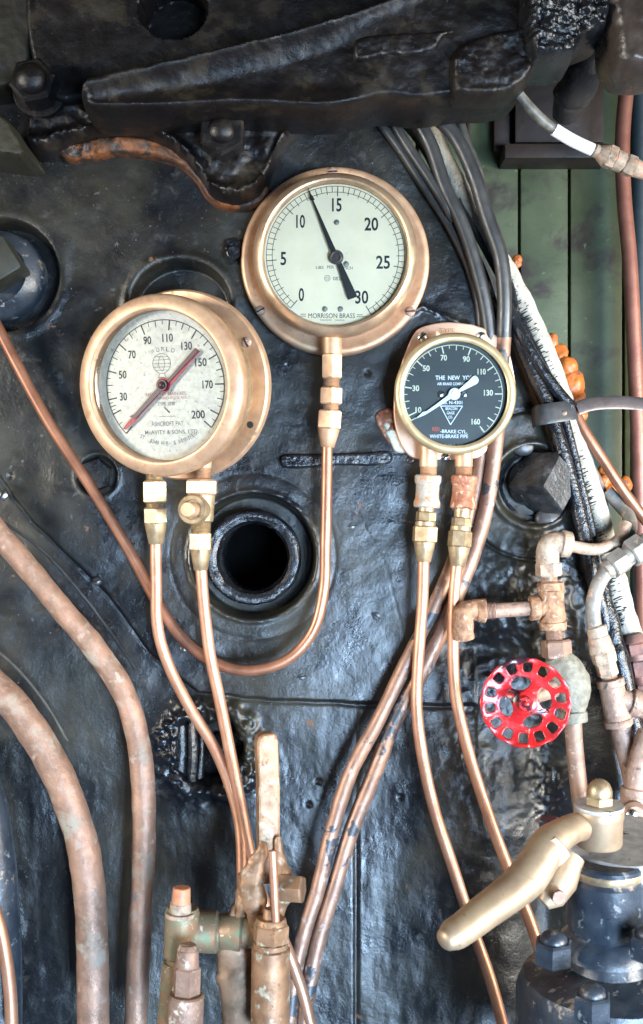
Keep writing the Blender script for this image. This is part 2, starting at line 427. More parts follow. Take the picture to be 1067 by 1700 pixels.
M_handle = mat('polished_brass_handle', (.44, .32, .20), (.31, .21, .135), 26, .62, .40, .56, bumps=((60, .15, .001), (420, .15, .0004)), spots=((22, .57, (.40, .24, .16), .5, .5, .14), (120, .60, (.24, .165, .10), .4, .55, .08)))
M_silver = mat('worn_silver_casting', (.55, .56, .57), (.36, .37, .38), 70, .6, .4, .6, bumps=((160, .4, .001),), spots=((50, .60, (.06, .06, .065), .1, .5, .06),))
M_blueblack = mat('blue_black_paint', (.014, .019, .027), (.035, .042, .052), 30, 0, .26, .42, bumps=((80, .35, .0015), (300, .4, .0006)), spots=((90, .60, (.16, .16, .16), .1, .6, .06), (30, .62, (.24, .18, .13), .3, .5, .03)))
M_flake = mat('peeling_cream_paint', (.62, .60, .48), (.50, .47, .36), 120, 0, .7, .8, bumps=((240, .6, .001),))

def glass_mat():
    m = bpy.data.materials.new('gauge_glass'); m.use_nodes = True; t = m.node_tree; N = t.nodes; N.clear()
    o = N.new('ShaderNodeOutputMaterial'); mx = N.new('ShaderNodeMixShader'); tr = N.new('ShaderNodeBsdfTransparent'); gl = N.new('ShaderNodeBsdfGlossy')
    fr = N.new('ShaderNodeFresnel'); fr.inputs[0].default_value = 1.5; gl.inputs['Roughness'].default_value = .03
    tr.inputs[0].default_value = (.97, .98, .97, 1)
    t.links.new(fr.outputs[0], mx.inputs[0]); t.links.new(tr.outputs[0], mx.inputs[1]); t.links.new(gl.outputs[0], mx.inputs[2]); t.links.new(mx.outputs[0], o.inputs[0])
    return m
M_glass = glass_mat()
# ------------------------------------------------------------------ the boiler plate (one relief sheet)
def seg_dist(X, Y, pts):
    best = np.full(X.shape, 1e9)
    for (ax, ay), (cx, cy) in zip(pts, pts[1:]):
        dx, dy = cx-ax, cy-ay; t = np.clip(((X-ax)*dx+(Y-ay)*dy)/(dx*dx+dy*dy), 0, 1)
        best = np.minimum(best, np.hypot(X-ax-t*dx, Y-ay-t*dy))
    return best
EDGE_Y = [-400, -100, 165, 250, 330, 450, 560, 720, 880, 1000, 1150, 1400, 1700, 2300]
EDGE_X = [400, 500, 580, 655, 705, 762, 812, 876, 925, 960, 1000, 1050, 1100, 1180]
def plate_height(X, Y):
    H = fbm(X, Y, 170, 3, 11)*.0050 + fbm(X, Y, 34, 4, 5)*.0008
    # lower sheet starts under the flanged edge of the upper one
    seam = np.interp(X, [-200, 0, 60, 180, 250, 330, 450, 740, 820], [600, 790, 870, 985, 1085, 1148, 1162, 1167, 1170]) + fbm(X, Y, 60, 2, 2)*6
    H += np.where(X < 790, sstep(2, -2, Y-seam)*.005, .005*sstep(1300, 1000, Y))
    H -= .0018*np.exp(-((Y-seam-4)/3.5)**2)*(X < 760)
    # upright seam and slot in the lower part
    H -= .004*np.exp(-((X-591)/3.0)**2)*sstep(1168, 1175, Y)*(.35+.65*sstep(1330, 1420, Y))
    H += fbm(X*3.5, Y, 70, 3, 61)*.0007*sstep(1165, 1250, Y)
    # swell in the lower right, with the valley beside it
    H += .015*np.exp(-((X-775-.05*(Y-1300))/95)**2)*sstep(1130, 1330, Y)
    H -= .016*np.exp(-((X-905)/38)**2)*sstep(1170, 1260, Y)
    H += .020*np.exp(-((X-1010-.12*(Y-1200))/42)**2)*sstep(980, 1180, Y)
    H += .016*np.exp(-((X-870)/60)**2-((Y-985)/80)**2)
    H -= .010*np.exp(-((X-800)/70)**2-((Y-1075)/26)**2)
    # tar crust
    cr = np.exp(-((X-890)/90)**2-((Y-1010)/110)**2) + .9*np.exp(-((X-905)/45)**2-((Y-1280)/80)**2) + .35*np.exp(-((X-780)/60)**2-((Y-1260)/160)**2)
    rid = 1-np.abs(fbm(X, Y, 30, 4, 31))*4
    H += np.clip(cr, 0, 1)*(rid*.0030 + fbm(X, Y, 12, 2, 8)*.0008)
    # oval torn opening
    r = np.hypot((X-352)/66, (Y-1248)/62) + fbm(X, Y, 26, 3, 77)*.30
    H += .008*np.exp(-((r-1.1)/.28)**2)*(1+fbm(X, Y, 14, 2, 9)*1.3)
    H -= .034*sstep(.95, .70, r)
    # wash-out opening and its raised collar seat
    r = np.hypot(X-420, Y-923)
    H += .0004*np.exp(-((r-126)/8)**2) + .0018*np.exp(-((r-108)/4)**2)*(1+fbm(X, Y, 12, 2, 4))
    H -= .0006*np.exp(-((r-137)/3)**2)
    H -= .040*sstep(105, 97, r) + .10*sstep(70, 62, r)
    # big plug recess at the left edge and its neighbour above the first gauge
    r = np.hypot(X-8, (Y-458)*.98)
    H += .0015*np.exp(-((r-100)/9)**2); H -= .036*sstep(92, 84, r)
    r = np.hypot(X-300, (Y-505)*1.15)
    H += .002*np.exp(-((r-92)/7)**2); H -= .036*sstep(84, 76, r)
    H -= .10*sstep(54, 46, np.hypot(X-287, Y-12))
    # seats of the bolts
    r = np.hypot(X-163, Y-790); H -= .005*sstep(34, 30, r); H += .001*np.exp(-((r-37)/4)**2)
    r = np.hypot(X-884, Y-806); H += .003*sstep(124, 120, r); H -= .004*np.exp(-((r-123)/2.0)**2)
    H -= .012*sstep(66, 58, r); H += .004*np.exp(-((r-70)/6)**2)
    # scratches and weld line
    H -= .0004*np.exp(-(seg_dist(X, Y, [(592, 850), (640, 940), (668, 1050), (680, 1090)])/2.2)**2)
    H += .0022*np.exp(-(seg_dist(X, Y, [(640, 545), (700, 512), (770, 540), (812, 590)])/4)**2)*(1+fbm(X, Y, 10, 2, 3)*2)
    for px, py in ((528, 1297), (512, 1335), (664, 1322), (18, 790), (610, 620)):
        H -= .0035*np.exp(-((X-px)**2+(Y-py)**2)/14)
    # rolled edge of the boiler
    t = np.maximum(X - np.interp(Y, EDGE_Y, EDGE_X), 0)
    H -= np.where(t < 47, (50-np.sqrt(np.maximum(2500-t*t, 0)))*S*1.2, .30)
    H -= np.clip((t-66)*.004, 0, .2)*0
    return H
xs = np.concatenate([np.arange(-900, -110, 30), np.arange(-110, 1140, 2.65), np.arange(1142, 1200, 20)])
ys = np.concatenate([np.arange(-500, 90, 30), np.arange(90, 1790, 2.65), np.arange(1792, 2400, 30)])
X, Y = np.meshgrid(xs, ys); H = plate_height(X, Y)
H = np.where(X > 1130, np.minimum(H, -.3), H)
V = np.stack([(X-CX)*S, -H, (CY-Y)*S], -1).reshape(-1, 3)
ny, nx = X.shape; I = np.arange(nx*ny).reshape(ny, nx)
F = np.stack([I[:-1, :-1], I[1:, :-1], I[1:, 1:], I[:-1, 1:]], -1).reshape(-1, 4)
me = bpy.data.meshes.new('boiler_plate'); me.vertices.add(len(V)); me.vertices.foreach_set('co', V.ravel())
me.loops.add(F.size); me.loops.foreach_set('vertex_index', F.ravel()); me.polygons.add(len(F))
me.polygons.foreach_set('loop_start', np.arange(0, F.size, 4)); me.polygons.foreach_set('use_smooth', np.ones(len(F), bool))
me.update(calc_edges=True); me.materials.append(M_wall)
wall = bpy.data.objects.new('boiler_wall', me); COL.objects.link(wall)
tag(wall, 'black painted steel end plate of a boiler, bumpy and chipped', 'wall', kind='structure')

# ------------------------------------------------------------------ green boarded wall far behind
mb = MB(); dB = -.24
edges = [430, 520, 610, 692, 775, 862, 945, 1035, 1130, 1230, 1340, 1480]
for a, b in zip(edges, edges[1:]):
    A = P(a+2, -500, dB); B = P(b-2, 2300, dB)
    mb.box(Matrix.Translation((A+B)/2 + Vector((0, .012, 0))), (B-A).x, .024, abs((B-A).z), .003)
A = P(380, -600, dB-.03); B = P(1600, 2400, dB-.03)
mb.box(Matrix.Translation((A+B)/2+Vector((0, .02, 0))), (B-A).x, .01, abs((B-A).z))
o = mb.build('cab_wall', M_green); tag(o, 'green painted upright boards of the cab wall behind the boiler', 'wall', kind='structure')

# board panel and ledge fixed to the green boards
t = thing('board_panel', 'dark brown boarded panel with a ledge fixed high on the green boards', 'panel', P(930, 210, dB+.01))
def pbox(x0, y0, x1, y1, d0, d1, m=None, bev=.002):
    m = m or MB(); A = P(x0, y0, d1); B = P(x1, y1, d1)
    return m.box(Matrix.Translation(Vector(((A.x+B.x)/2, -(d0+d1)/2, (A.z+B.z)/2))), abs(B.x-A.x), abs(d1-d0), abs(A.z-B.z), bev)
pbox(855, 60, 1003, 236, dB, dB+.03).build('panel', M_brownwood, t)
pbox(838, 238, 1012, 262, dB, dB+.055).build('ledge', M_brownwood, t)
pbox(820, 172, 846, 250, dB, dB+.02).build('side_post', M_brownwood, t)
pbox(740, 60, 853, 176, dB, dB+.02).build('header', M_brownwood, t)
pbox(775, 176, 782, 232, dB, dB+.012).build('batten', M_brownwood, t)

# ------------------------------------------------------------------ castings across the top
def notch(X, Y):
    r = np.hypot((X-287)/56, (Y-12)/52); return -.06*sstep(1.03, .95, r)
t = thing('frame_casting', 'huge black cast iron beam running across the top of the boiler plate', 'casting', P(500, 100, .05))
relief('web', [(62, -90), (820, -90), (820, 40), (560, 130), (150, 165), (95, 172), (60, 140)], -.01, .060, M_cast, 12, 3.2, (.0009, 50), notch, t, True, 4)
def ridge(X, Y):
    y0 = np.interp(X, [128, 150, 320, 540, 760], [150, 128, 84, 28, -58])
    q = Y-y0
    return .009*np.exp(-((q-12)/13)**2) - .010*sstep(18, 60, q)*sstep(178, 130, Y)*sstep(640, 540, X) + .003*np.exp(-((Y-176)/6)**2) + fbm(X, Y*3, 30, 2, 55)*.0018*np.exp(-((q-8)/12)**2)
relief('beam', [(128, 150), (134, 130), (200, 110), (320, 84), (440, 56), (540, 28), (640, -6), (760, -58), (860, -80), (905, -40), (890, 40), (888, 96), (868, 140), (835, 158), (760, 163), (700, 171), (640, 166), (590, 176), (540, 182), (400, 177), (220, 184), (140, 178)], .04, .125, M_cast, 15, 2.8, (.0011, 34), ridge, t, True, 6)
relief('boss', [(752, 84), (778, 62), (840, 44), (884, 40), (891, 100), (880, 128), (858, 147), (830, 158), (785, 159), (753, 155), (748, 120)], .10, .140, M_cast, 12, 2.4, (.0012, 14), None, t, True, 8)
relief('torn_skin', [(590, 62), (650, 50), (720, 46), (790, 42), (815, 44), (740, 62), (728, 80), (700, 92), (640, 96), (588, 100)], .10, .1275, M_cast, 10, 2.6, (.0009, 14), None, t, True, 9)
def footh(X, Y):
    bot = np.interp(X, [60, 105, 180, 230, 270, 310, 330, 345, 370, 400, 425, 440, 465, 505, 560], [250, 238, 222, 222, 236, 266, 292, 318, 332, 334, 322, 304, 246, 206, 180])
    return .010*np.exp(-((bot-Y-14)/11)**2)*(1+fbm(X, Y, 12, 2, 3)) 
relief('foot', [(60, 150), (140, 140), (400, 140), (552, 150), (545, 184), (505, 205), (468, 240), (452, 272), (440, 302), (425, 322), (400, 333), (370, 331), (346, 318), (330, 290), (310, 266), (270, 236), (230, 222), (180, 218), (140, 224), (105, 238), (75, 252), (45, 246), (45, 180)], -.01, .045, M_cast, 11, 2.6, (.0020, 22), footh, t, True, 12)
o = relief('gasket', [(88, 246), (120, 236), (180, 224), (240, 226), (300, 250), (345, 300), (400, 320), (440, 300), (446, 316), (434, 336), (412, 345), (385, 347), (356, 338), (338, 322), (322, 296), (296, 274), (250, 258), (190, 254), (140, 262), (104, 262)], -.01, .024, M_orange_dk, 6, 2.6, (.0018, 14), None, t, True, 13)
o['label'] = 'orange rusty gasket edge squeezed out under the casting'
relief('side_flange', [(-90, 186), (6, 190), (20, 205), (48, 254), (30, 260), (-90, 244)], -.01, .085, mat('olive_dusty_iron', (.012, .011, .005), (.019, .017, .008), 20, 0, .5, .6, bumps=((90, .5, .002),)), 5, 3, (.001, 30), None, t, False, 14)
relief('upright', [(-90, -90), (60, -90), (54, 60), (42, 132), (-90, 138)], -.01, .050, mat('dusty_brown_iron', (.008, .007, .003), (.013, .011, .006), 20, 0, .5, .6, bumps=((90, .5, .002),)), 8, 3.4, (.001, 40), None, t, True, 15)

def hexbolt(name, label, px, py, d, r, h, ph, m, washer=0, group=None, stud=0, dirz=(0, -1, 0)):
    t = thing(name, label, 'bolt' if 'bolt' in name else 'nut', P(px, py, d), group)
    fr = frame(P(px, py, d), dirz)
    if washer: MB().cyl(R(washer, d), .004, fr).build('washer', m, t)
    f2 = fr @ Matrix.Translation((0, 0, .004 if washer else 0))
    MB().hexa(R(r, d), h, f2, ph).lump(.0006, .012).build('hex_head', m, t)
    if stud: MB().sphere(R(stud, d), (0, 0, 0), (1, 1, .7), f2 @ Matrix.Translation((0, 0, h))).build('stud', m, t)
    return t
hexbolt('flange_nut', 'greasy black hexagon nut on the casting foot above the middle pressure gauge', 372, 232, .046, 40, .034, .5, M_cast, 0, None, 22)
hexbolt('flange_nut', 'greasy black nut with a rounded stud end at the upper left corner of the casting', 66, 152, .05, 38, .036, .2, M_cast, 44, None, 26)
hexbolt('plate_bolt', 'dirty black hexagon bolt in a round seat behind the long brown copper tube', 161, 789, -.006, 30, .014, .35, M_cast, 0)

# glossy lumps at the upper right
t = thing('bracket_casting', 'glossy black bracket casting hanging at the upper right beside the beam end', 'casting', P(950, 0, .15))
def bh(X, Y): return -.0016*((X-885)*.16)
relief('bracket', [(890, -90), (1040, -90), (1020, 10), (1012, 40), (985, 54), (968, 62), (958, 84), (934, 94), (900, 94), (884, 92)], .08, .165, M_gloss, 14, 2.6, (.0045, 13), None, t, True, 18)
o = thing('hanging_lug', 'smooth dark rounded lug hanging in the upper right corner', 'lug', P(1060, 0, .14))
relief('lug', [(1008, -90), (1160, -90), (1160, 95), (1120, 112), (1070, 119), (1036, 113), (1018, 88), (1012, 40)], .10, .17, mat('dark_oily_iron', (.035, .026, .022), (.06, .045, .035), 30, .1, .22, .4, bumps=((90, .5, .002),)), 30, 3, (.001, 25), None, o, True, 19)
mb = MB(); mb.tube([Vector(q) for q in crom([tuple(P(*p)) for p in ((1000, -20, .03), (985, 60, .02), (968, 120, .0), (945, 165, -.03), (938, 190, -.05))], 8)], [R(34), *[R(34)]*7, *[R(35)]*8, *[R(32)]*8, *[R(26)-R(26)*.01*i for i in range(9)]][:33], 20)
o = mb.lump(.003, .02).build('dark_elbow', mat('oily_elbow', (.016, .015, .018), (.03, .026, .024), 30, .1, .25, .45, bumps=((90, .6, .003),), spots=((45, .64, (.30, .15, .05), 0, .6, .05),)))
tag(o, 'oily black elbow with orange rust spots under the upper right bracket', 'elbow')

# ------------------------------------------------------------------ openings, plugs and bolts in the plate
t = thing('washout_collar', 'threaded black ring around the open wash-out hole in the plate', 'collar', P(424, 923, -.03))
m = fcam(P(424, 923, -.06)); r_o, r_i = R(80), R(57)
pr = [(r_i*1.02, -.06), (r_i, .02), (r_i, .054), (r_i+.002, .058), (r_o-.006, .060), (r_o, .054), (r_o, .05)]
pr = [(r_i, -.07)] + [(r_i+(.0012 if i % 2 else 0), -.02+.0026*i) for i in range(28)] + [(r_i+.003, .056), (r_i+.007, .0575), (r_i+.0075, .0560), (r_i+.0105, .0565), (r_o-.003, .0560), (r_o, .052), (r_o, -.01)]
MB().lathe(pr, m, 64).lump(.0014, .012).build('ring', M_gloss, t)
MB().cyl(R(60), .006, fcam(P(424, 923, -.125)), 40).build('hole_dark_disc', M_hole_dark, t)  # black disc stands in for the dark depth of the open hole

t = thing('washout_plug', 'large dark round plug with a square head at the far edge of the boiler plate', 'plug', P(10, 458, -.03))
MB().lathe([(0, 0), (R(76), 0), (R(76), .018), (R(70), .026), (R(50), .034), (R(48), .030), (0, .030)], fcam(P(6, 462, -.034)), 56).lump(.001, .03).build('plug_body', M_blueblack, t)
MB().box(fcam(P(2, 440, .018)) @ Matrix.Rotation(math.radians(32), 4, 'Z'), R(62), R(62), .05, .004).build('square_head', mat('olive_plug_head', (.012, .013, .009), (.022, .022, .015), 30, 0, .45, .6), t)

t = thing('broken_plug', 'ribbed black plug end jammed inside the ragged hole behind the copper tubes', 'plug', P(350, 1248, -.02))
mb = MB()
for i, (x, r, y0, y1, d) in enumerate(((300, 10, 1205, 1288, -.006), (318, 8, 1198, 1296, -.002), (332, 6, 1200, 1290, -.008))):
    mb.tube([P(x, y0, d), P(x+2, (y0+y1)/2, d+.003), P(x-1, y1, d)], R(r), 12)
mb.lump(.002, .01).build('ribs', M_gloss, t)
MB().sphere(R(34), (0, 0, 0), (1, 1.1, .5), fcam(P(362, 1252, -.030))).lump(.005, .02).build('plug_core', M_gloss, t)

t = thing('square_bolt', 'big black square-headed plug in a glossy round seat beside the cables', 'bolt', P(880, 800, 0))
MB().lathe([(R(34), -.01), (R(64), -.01), (R(62), .004), (R(52), .012), (R(46), .008), (R(34), .008)], fcam(P(880, 804, -.012)), 48).lump(.002, .015).build('seat_ring', M_gloss, t)
ax = Vector((.62, -.78, -.02)).normalized()
fr = frame(P(868, 802, -.010), ax, (0, 0, 1))
MB().cyl(R(38), .02, fr, 32).build('neck', M_gloss, t)
MB().hexa(R(50), .052, fr @ Matrix.Translation((0, 0, .006)), .12, 4).lump(.0008, .015).build('square_head', mat('scuffed_bolt_paint', (.010, .010, .011), (.035, .036, .038), 50, 0, .25, .4, bumps=((90, .4, .002), (260, .6, .0012)), spots=((60, .60, (.07, .07, .07), 0, .5, .05),)), t)
for nm, x, y, r, lb in (('rivet_head', 911, 862, 20, 'smooth dark disc-shaped rivet head with a rusty rim below the square-headed plug'), ('rivet_head', 880, 882, 17, 'flatter half-buried rivet head between the disc-shaped one and the round seat'), ('rivet_head', 868, 742, 15, 'rusty lumpy rivet head above the square-headed plug')):
    mb = MB(); mb.sphere(R(r), (0, 0, 0), (1.2, 1, .5), fcam(P(x, y, .006))); o = mb.lump(.0006, .01).build(nm, mat('rivet_paint', (.035, .036, .038), (.05, .048, .048), 60, .1, .3, .5, spots=((70, .64, (.2, .08, .035), 0, .6, .04),))); tag(o, lb, 'rivet')

# slotted screws in the plate
def screw(px, py, d, r, ang, label, m, nm='slotted_screw', nrm=None, group='slotted screws in the plate', parent=None, flat=.5):
    fr = fcam(P(px, py, d)) if nrm is None else nrm
    t = thing(nm, label, 'screw', fr.translation, group) if parent is None else parent
    rr = R(r, d)
    b = MB(); b.sphere(rr, (0, 0, 0), (1, 1, flat), fr, 18, 10)
    if parent is None:
        b.build('screw_head', m, t)
        MB().box(fr @ Matrix.Rotation(ang, 4, 'Z') @ Matrix.Translation((0, 0, rr*flat*.9)), rr*1.7, rr*.26, rr*.35).build('slot', M_slot, t)
    return t
M_blkscrew = mat('black_screw_paint', (.03, .03, .033), (.08, .08, .085), 90, .5, .25, .4)
screw(583, 873, .005, 9, .1, 'small dark slotted screw level with the wash-out hole, below the flat bar', M_blkscrew)
screw(624, 1022, .005, 10, -.6, 'dark slotted screw beside the two crossing copper pipes', M_blkscrew)
screw(160, 965, .006, 8, .4, 'greasy slotted screw between the thick copper pipe and the long thin tube', M_blkscrew)
screw(500, 1123, .006, 9, .2, 'flat dark slotted screw just under the bend of the U-shaped copper tube', M_blkscrew)
screw(304, 1078, .004, 7, 1.0, 'half hidden screw head between the U-shaped tube and a gauge tube', M_blkscrew)
screw(4, 822, .006, 9, 1.0, 'shiny screw head at the edge of the plate above the thick copper pipe', M_steel)
screw(681, 764, .006, 7, .5, 'dark screw below the corner of the brake gauge plate', M_blkscrew)
screw(472, 603, .004, 6, .5, 'small screw by white paint chips between two brass gauges', M_blkscrew)
mb = MB(); mb.cyl(R(11), .030, frame(P(382, 432, 0), (.2, -1, .1))); mb.hexa(R(15), .010, frame(P(386, 412, .006), (.2, -1, .1)), .3)
tag(mb.build('stud_bolt', M_gloss), 'small glossy black stud beside the rim of the middle pressure gauge', 'stud')
o = relief('flat_bar', [(466, 756), (520, 753), (600, 751), (646, 749), (652, 757), (648, 769), (560, 773), (470, 776), (464, 768)], 0.002, .014, M_gloss, 4, 2, (.0006, 14), None, None, True, 21)
tag(o, 'short flat black bar fixed across the plate behind the tube of the middle gauge', 'bar')
t = thing('peeling_paint', 'flaking cream paint over rust at the corner of the brake gauge plate', 'paint patch', P(660, 725, .006))
relief('rust_patch', [(622, 690), (640, 676), (668, 690), (690, 740), (676, 752), (650, 742), (634, 722)], -.002, .0085, M_redrust, 4, 2, (.001, 8), None, t, True, 23)
relief('flake', [(640, 716), (652, 712), (668, 720), (684, 745), (668, 752), (655, 748), (648, 734)], .004, .0125, M_flake, 3, 1.6, (.0012, 7), None, t, True, 24)
relief('flake', [(636, 704), (642, 700), (648, 707), (642, 714)], .004, .0115, M_flake, 3, 1.6, (.0008, 6), None, t, True, 25)
# ------------------------------------------------------------------ lettering
def glyphs(s, bold=0.0):
    cu = bpy.data.curves.new('t', 'FONT'); cu.body = s; cu.resolution_u = 3; cu.offset = bold; cu.size = 1
    o = bpy.data.objects.new('t', cu); COL.objects.link(o)
    bpy.context.view_layer.update()
    me = bpy.data.meshes.new_from_object(o.evaluated_get(bpy.context.evaluated_depsgraph_get()))
    bpy.data.objects.remove(o); bpy.data.curves.remove(cu)
    b = bmesh.new(); b.from_mesh(me); bpy.data.meshes.remove(me)
    return b
def put_text(mb, s, x, y, w, h, z, m=Matrix(), bold=0.0, rot=0.0):
    """text fitted into a w x h box centred on (x, y) of a local plane."""
    b = glyphs(s, bold)
    xs_ = [v.co.x for v in b.verts]; ys_ = [v.co.y for v in b.verts]
    if not xs_: b.free(); return
    cx, cy = (min(xs_)+max(xs_))/2, (min(ys_)+max(ys_))/2; sx_, sy_ = w/max(max(xs_)-min(xs_), 1e-4), h/max(max(ys_)-min(ys_), 1e-4)
    for v in b.verts: v.co = Vector(((v.co.x-cx)*sx_, (v.co.y-cy)*sy_, 0))
    mb.add(b, m @ Matrix.Translation((x, y, z)) @ Matrix.Rotation(rot, 4, 'Z'))
def arc_text(mb, s, r, a0, a1, cw, h, z, inward=False, bold=0.0):
    """letters spread from angle a0 to a1 (degrees); inward: readable along the bottom."""
    n = len(s)
    for i, ch in enumerate(s):
        if ch == ' ': continue
        a = math.radians(a0+(a1-a0)*(i/(n-1) if n > 1 else .5))
        w = cw*(.35 if ch in "I.,'-" else 1.15 if ch in 'MW' else 1)
        hh = h*(.25 if ch in '.,-' else 1)
        put_text(mb, ch, r*math.cos(a), r*math.sin(a), w, hh, z, Matrix(), bold, a+(math.pi/2 if inward else -math.pi/2))
def line(mb, x0, y0, x1, y1, w, z):
    d = Vector((x1-x0, y1-y0, 0)); n = Vector((-d.y, d.x, 0)).normalized()*w/2
    a, b = Vector((x0, y0, z)), Vector((x1, y1, z))
    mb.bm.faces.new([mb.bm.verts.new(p) for p in (a-n, b-n, b+n, a+n)])
def arc(mb, r, a0, a1, w, z, cx=0, cy=0, n=64):
    A = [math.radians(a0+(a1-a0)*i/n) for i in range(n+1)]
    o = [mb.bm.verts.new((cx+(r+w/2)*math.cos(a), cy+(r+w/2)*math.sin(a), z)) for a in A]
    i_ = [mb.bm.verts.new((cx+(r-w/2)*math.cos(a), cy+(r-w/2)*math.sin(a), z)) for a in A]
    for j in range(n): mb.bm.faces.new((o[j], o[j+1], i_[j+1], i_[j]))
def tick(mb, a, r0, r1, w, z):
    a = math.radians(a); line(mb, r0*math.cos(a), r0*math.sin(a), r1*math.cos(a), r1*math.sin(a), w, z)
def disc(mb, x, y, r, z, n=14):
    mb.bm.faces.new([mb.bm.verts.new((x+r*math.cos(2*math.pi*i/n), y+r*math.sin(2*math.pi*i/n), z)) for i in range(n)])
def slotscrew(mb_head, mb_slot, m, r, ang, flat=.45):
    mb_head.sphere(r, (0, 0, 0), (1, 1, flat), m, 16, 8)
    mb_slot.box(m @ Matrix.Rotation(ang, 4, 'Z') @ Matrix.Translation((0, 0, r*flat*.85)), r*1.8, r*.26, r*.4)
def bez(parent, mat_, R_out, R_in, z0, z1, depth=.012, local=True, name='bezel', lip=.55):
    w = R_out-R_in
    pr = [(R_out*.985, z0), (R_out, z0+.003), (R_out, z1-.006), (R_out-.0015, z1-.002), (R_out-w*.16, z1), (R_out-w*.5, z1+.0008), (R_in+w*.22, z1-.0002), (R_in+w*.05, z1-.0016), (R_in, z1-.004), (R_in, z1-depth-.001), (R_in*.99, z1-depth-.001)]
    return MB().lathe(pr, Matrix(), 96).build(name, mat_, parent, local, sharp=50)

# ================================================================== gauge 1: middle pressure gauge (0-30)
k1 = R(1, .072)
g = thing('pressure_gauge', 'round brass gauge with a clean cream dial reading 0 to 30 and black needle', 'gauge', P(557, 439, .012))
g.matrix_basis = fcam(P(557, 439, .012))
# flange with an odd slightly scalloped rim, body, bezel
b = MB(); RF = R(157, .03)
b.lathe([(0, 0), (RF-.002, 0), (RF, .002), (RF, .013), (RF-.0015, .0155), (RF-.004, .0165), (R(146, .03), .0165), (R(142, .03), .0150), (R(120, .03), .0150)], Matrix(), 112)
b.build('flange', M_brass, g, True)
off = P(553.5, 425.5, .078)-P(557, 439, .012); c1 = Vector((0.0, 0.0008, 0))
g.matrix_basis = fcam(P(556, 437.5, .012))
RB = R(138, .075)
MB().lathe([(RB*.93, .012), (RB*.93, .022), (RB*.965, .026), (RB*.965, .034)], Matrix(), 96).build('body', M_brass, g, True)
bz = MB(); Ri = R(119.5, .068)
bz.lathe([(RB*.96, .030), (RB, .033), (RB+.0005, .044), (RB-.001, .050), (RB-.005, .0555), (RB-.0085, .0575), (RB-.0105, .0565), (Ri+.0015, .0545), (Ri, .0525), (Ri-.0002, .044)], Matrix(), 112)
bz.build('bezel', M_bezel, g, True, sharp=50)
zD = .0440; dial = MB().lathe([(0, zD), (Ri+.002, zD)], Matrix(), 80).build('dial', M_dial_cream, g, True)
K = .3187*R(1, .058); UC, VC = 520, 495
def L1(u, v): return ((u-UC)*K, (VC-v)*K)
KV = [0, 5, 10, 15, 20, 25, 30]; KA = [229.5, 184.5, 136, 88, 39.5, -10.5, -59]
zm = zD+.0003; mk = MB()
arc(mk, 361*K, 229.5, -59, 3.2*K, zm, n=120); arc(mk, 330*K, 229.5, -59, 2.9*K, zm, n=120)
for i in range(61):
    v = i/2; a = float(np.interp(v, KV, KA))
    r0 = 308 if v % 5 == 0 else (318 if v % 1 == 0 else 330)
    tick(mk, a, r0*K, 361*K, (4.4 if v % 5 == 0 else 3.2)*K, zm)
for s, u, v, w in (('0', 342, 700, 28), ('5', 248, 512, 30), ('10', 338, 318, 46), ('15', 527, 232, 50), ('20', 707, 332, 72), ('25', 768, 531, 72), ('30', 657, 713, 68)):
    x, y = L1(u, v); put_text(mk, s, x, y, w*K, 70*K, zm, Matrix(), 0.02)
put_text(mk, 'MORRISON BRASS', *L1(500, 810), 243*K, 25*K, zm, Matrix(), 0)
for u0, u1, v in ((337, 366, 802), (330, 366, 812), (630, 662, 805), (630, 684, 815)): line(mk, *L1(u0, v), *L1(u1, v), 3*K, zm)
mk.build('dial_markings', M_ink, dial, True)
mk = MB()
put_text(mk, 'LBS', *L1(438, 558), 40*K, 15*K, zm); put_text(mk, 'PER', *L1(494, 556), 36*K, 15*K, zm); put_text(mk, 'INCH', *L1(584, 561), 50*K, 15*K, zm)
put_text(mk, '0826', *L1(533, 616), 52*K, 19*K, zm); put_text(mk, 'CS', *L1(477, 614), 18*K, 14*K, zm)
arc(mk, 15*K, 0, 360, 2*K, zm, *L1(477, 614), n=24)
put_text(mk, 'TORONTO    CANADA', *L1(503, 833), 130*K, 9*K, zm)
mk.build('small_lettering', M_ink_worn, dial, True)
h_, s_ = MB(), MB()
for u, v, a in ((525, 323, 1.2), (464, 775, 1.5), (545, 775, 1.45), (575, 540, .5)):
    x, y = L1(u, v); h_, s_ = MB(), MB(); slotscrew(h_, s_, Matrix.Translation((x, y, zD+.0005)), 15*K, a, .3)
    s_.add(h_.bm); s_.build('dial_screw', mat('dull_nickel', (.30, .29, .25), (.2, .19, .16), 200, .6, .5, .6, bumps=()), dial, True)

nd = MB(); z = zD+.0045
pts = [(372, 136), (391, 178), (412, 210), (405, 213), (524, 478), (548, 530), (634, 714), (586, 731), (528, 548), (497, 490), (397, 216), (388, 212), (384, 182)]
nd.poly([L1(*p) for p in pts], Matrix.Translation((0, 0, z)), .0008)
nd.cyl(38*K, .0028, Matrix.Translation((*L1(523, 510), z-.0004)), 32); nd.torus(26*K, 6*K, Matrix.Translation((*L1(523, 510), z+.003)))
nd.cyl(10*K, .0075, Matrix.Translation((*L1(523, 510), zD)), 20)
nd.build('needle', M_black, g, True)
MB().lathe([(0, .0505), (Ri+.001, .0505)], Matrix(), 64).build('glass', M_glass, g, True)
for px, py, a in ((432, 515, .5), (681, 517, .1), (552, 285, .05)):
    p = P(px, py, .030); q = g.matrix_basis.inverted() @ p
    hd = MB(); sl = MB(); slotscrew(hd, sl, Matrix.Translation((q.x, q.y, .0166)), R(8.5, .03), a, .42)
    o = hd.build('flange_screw', M_brownfit, g, True); sl.build('slot', M_slot, o, True)
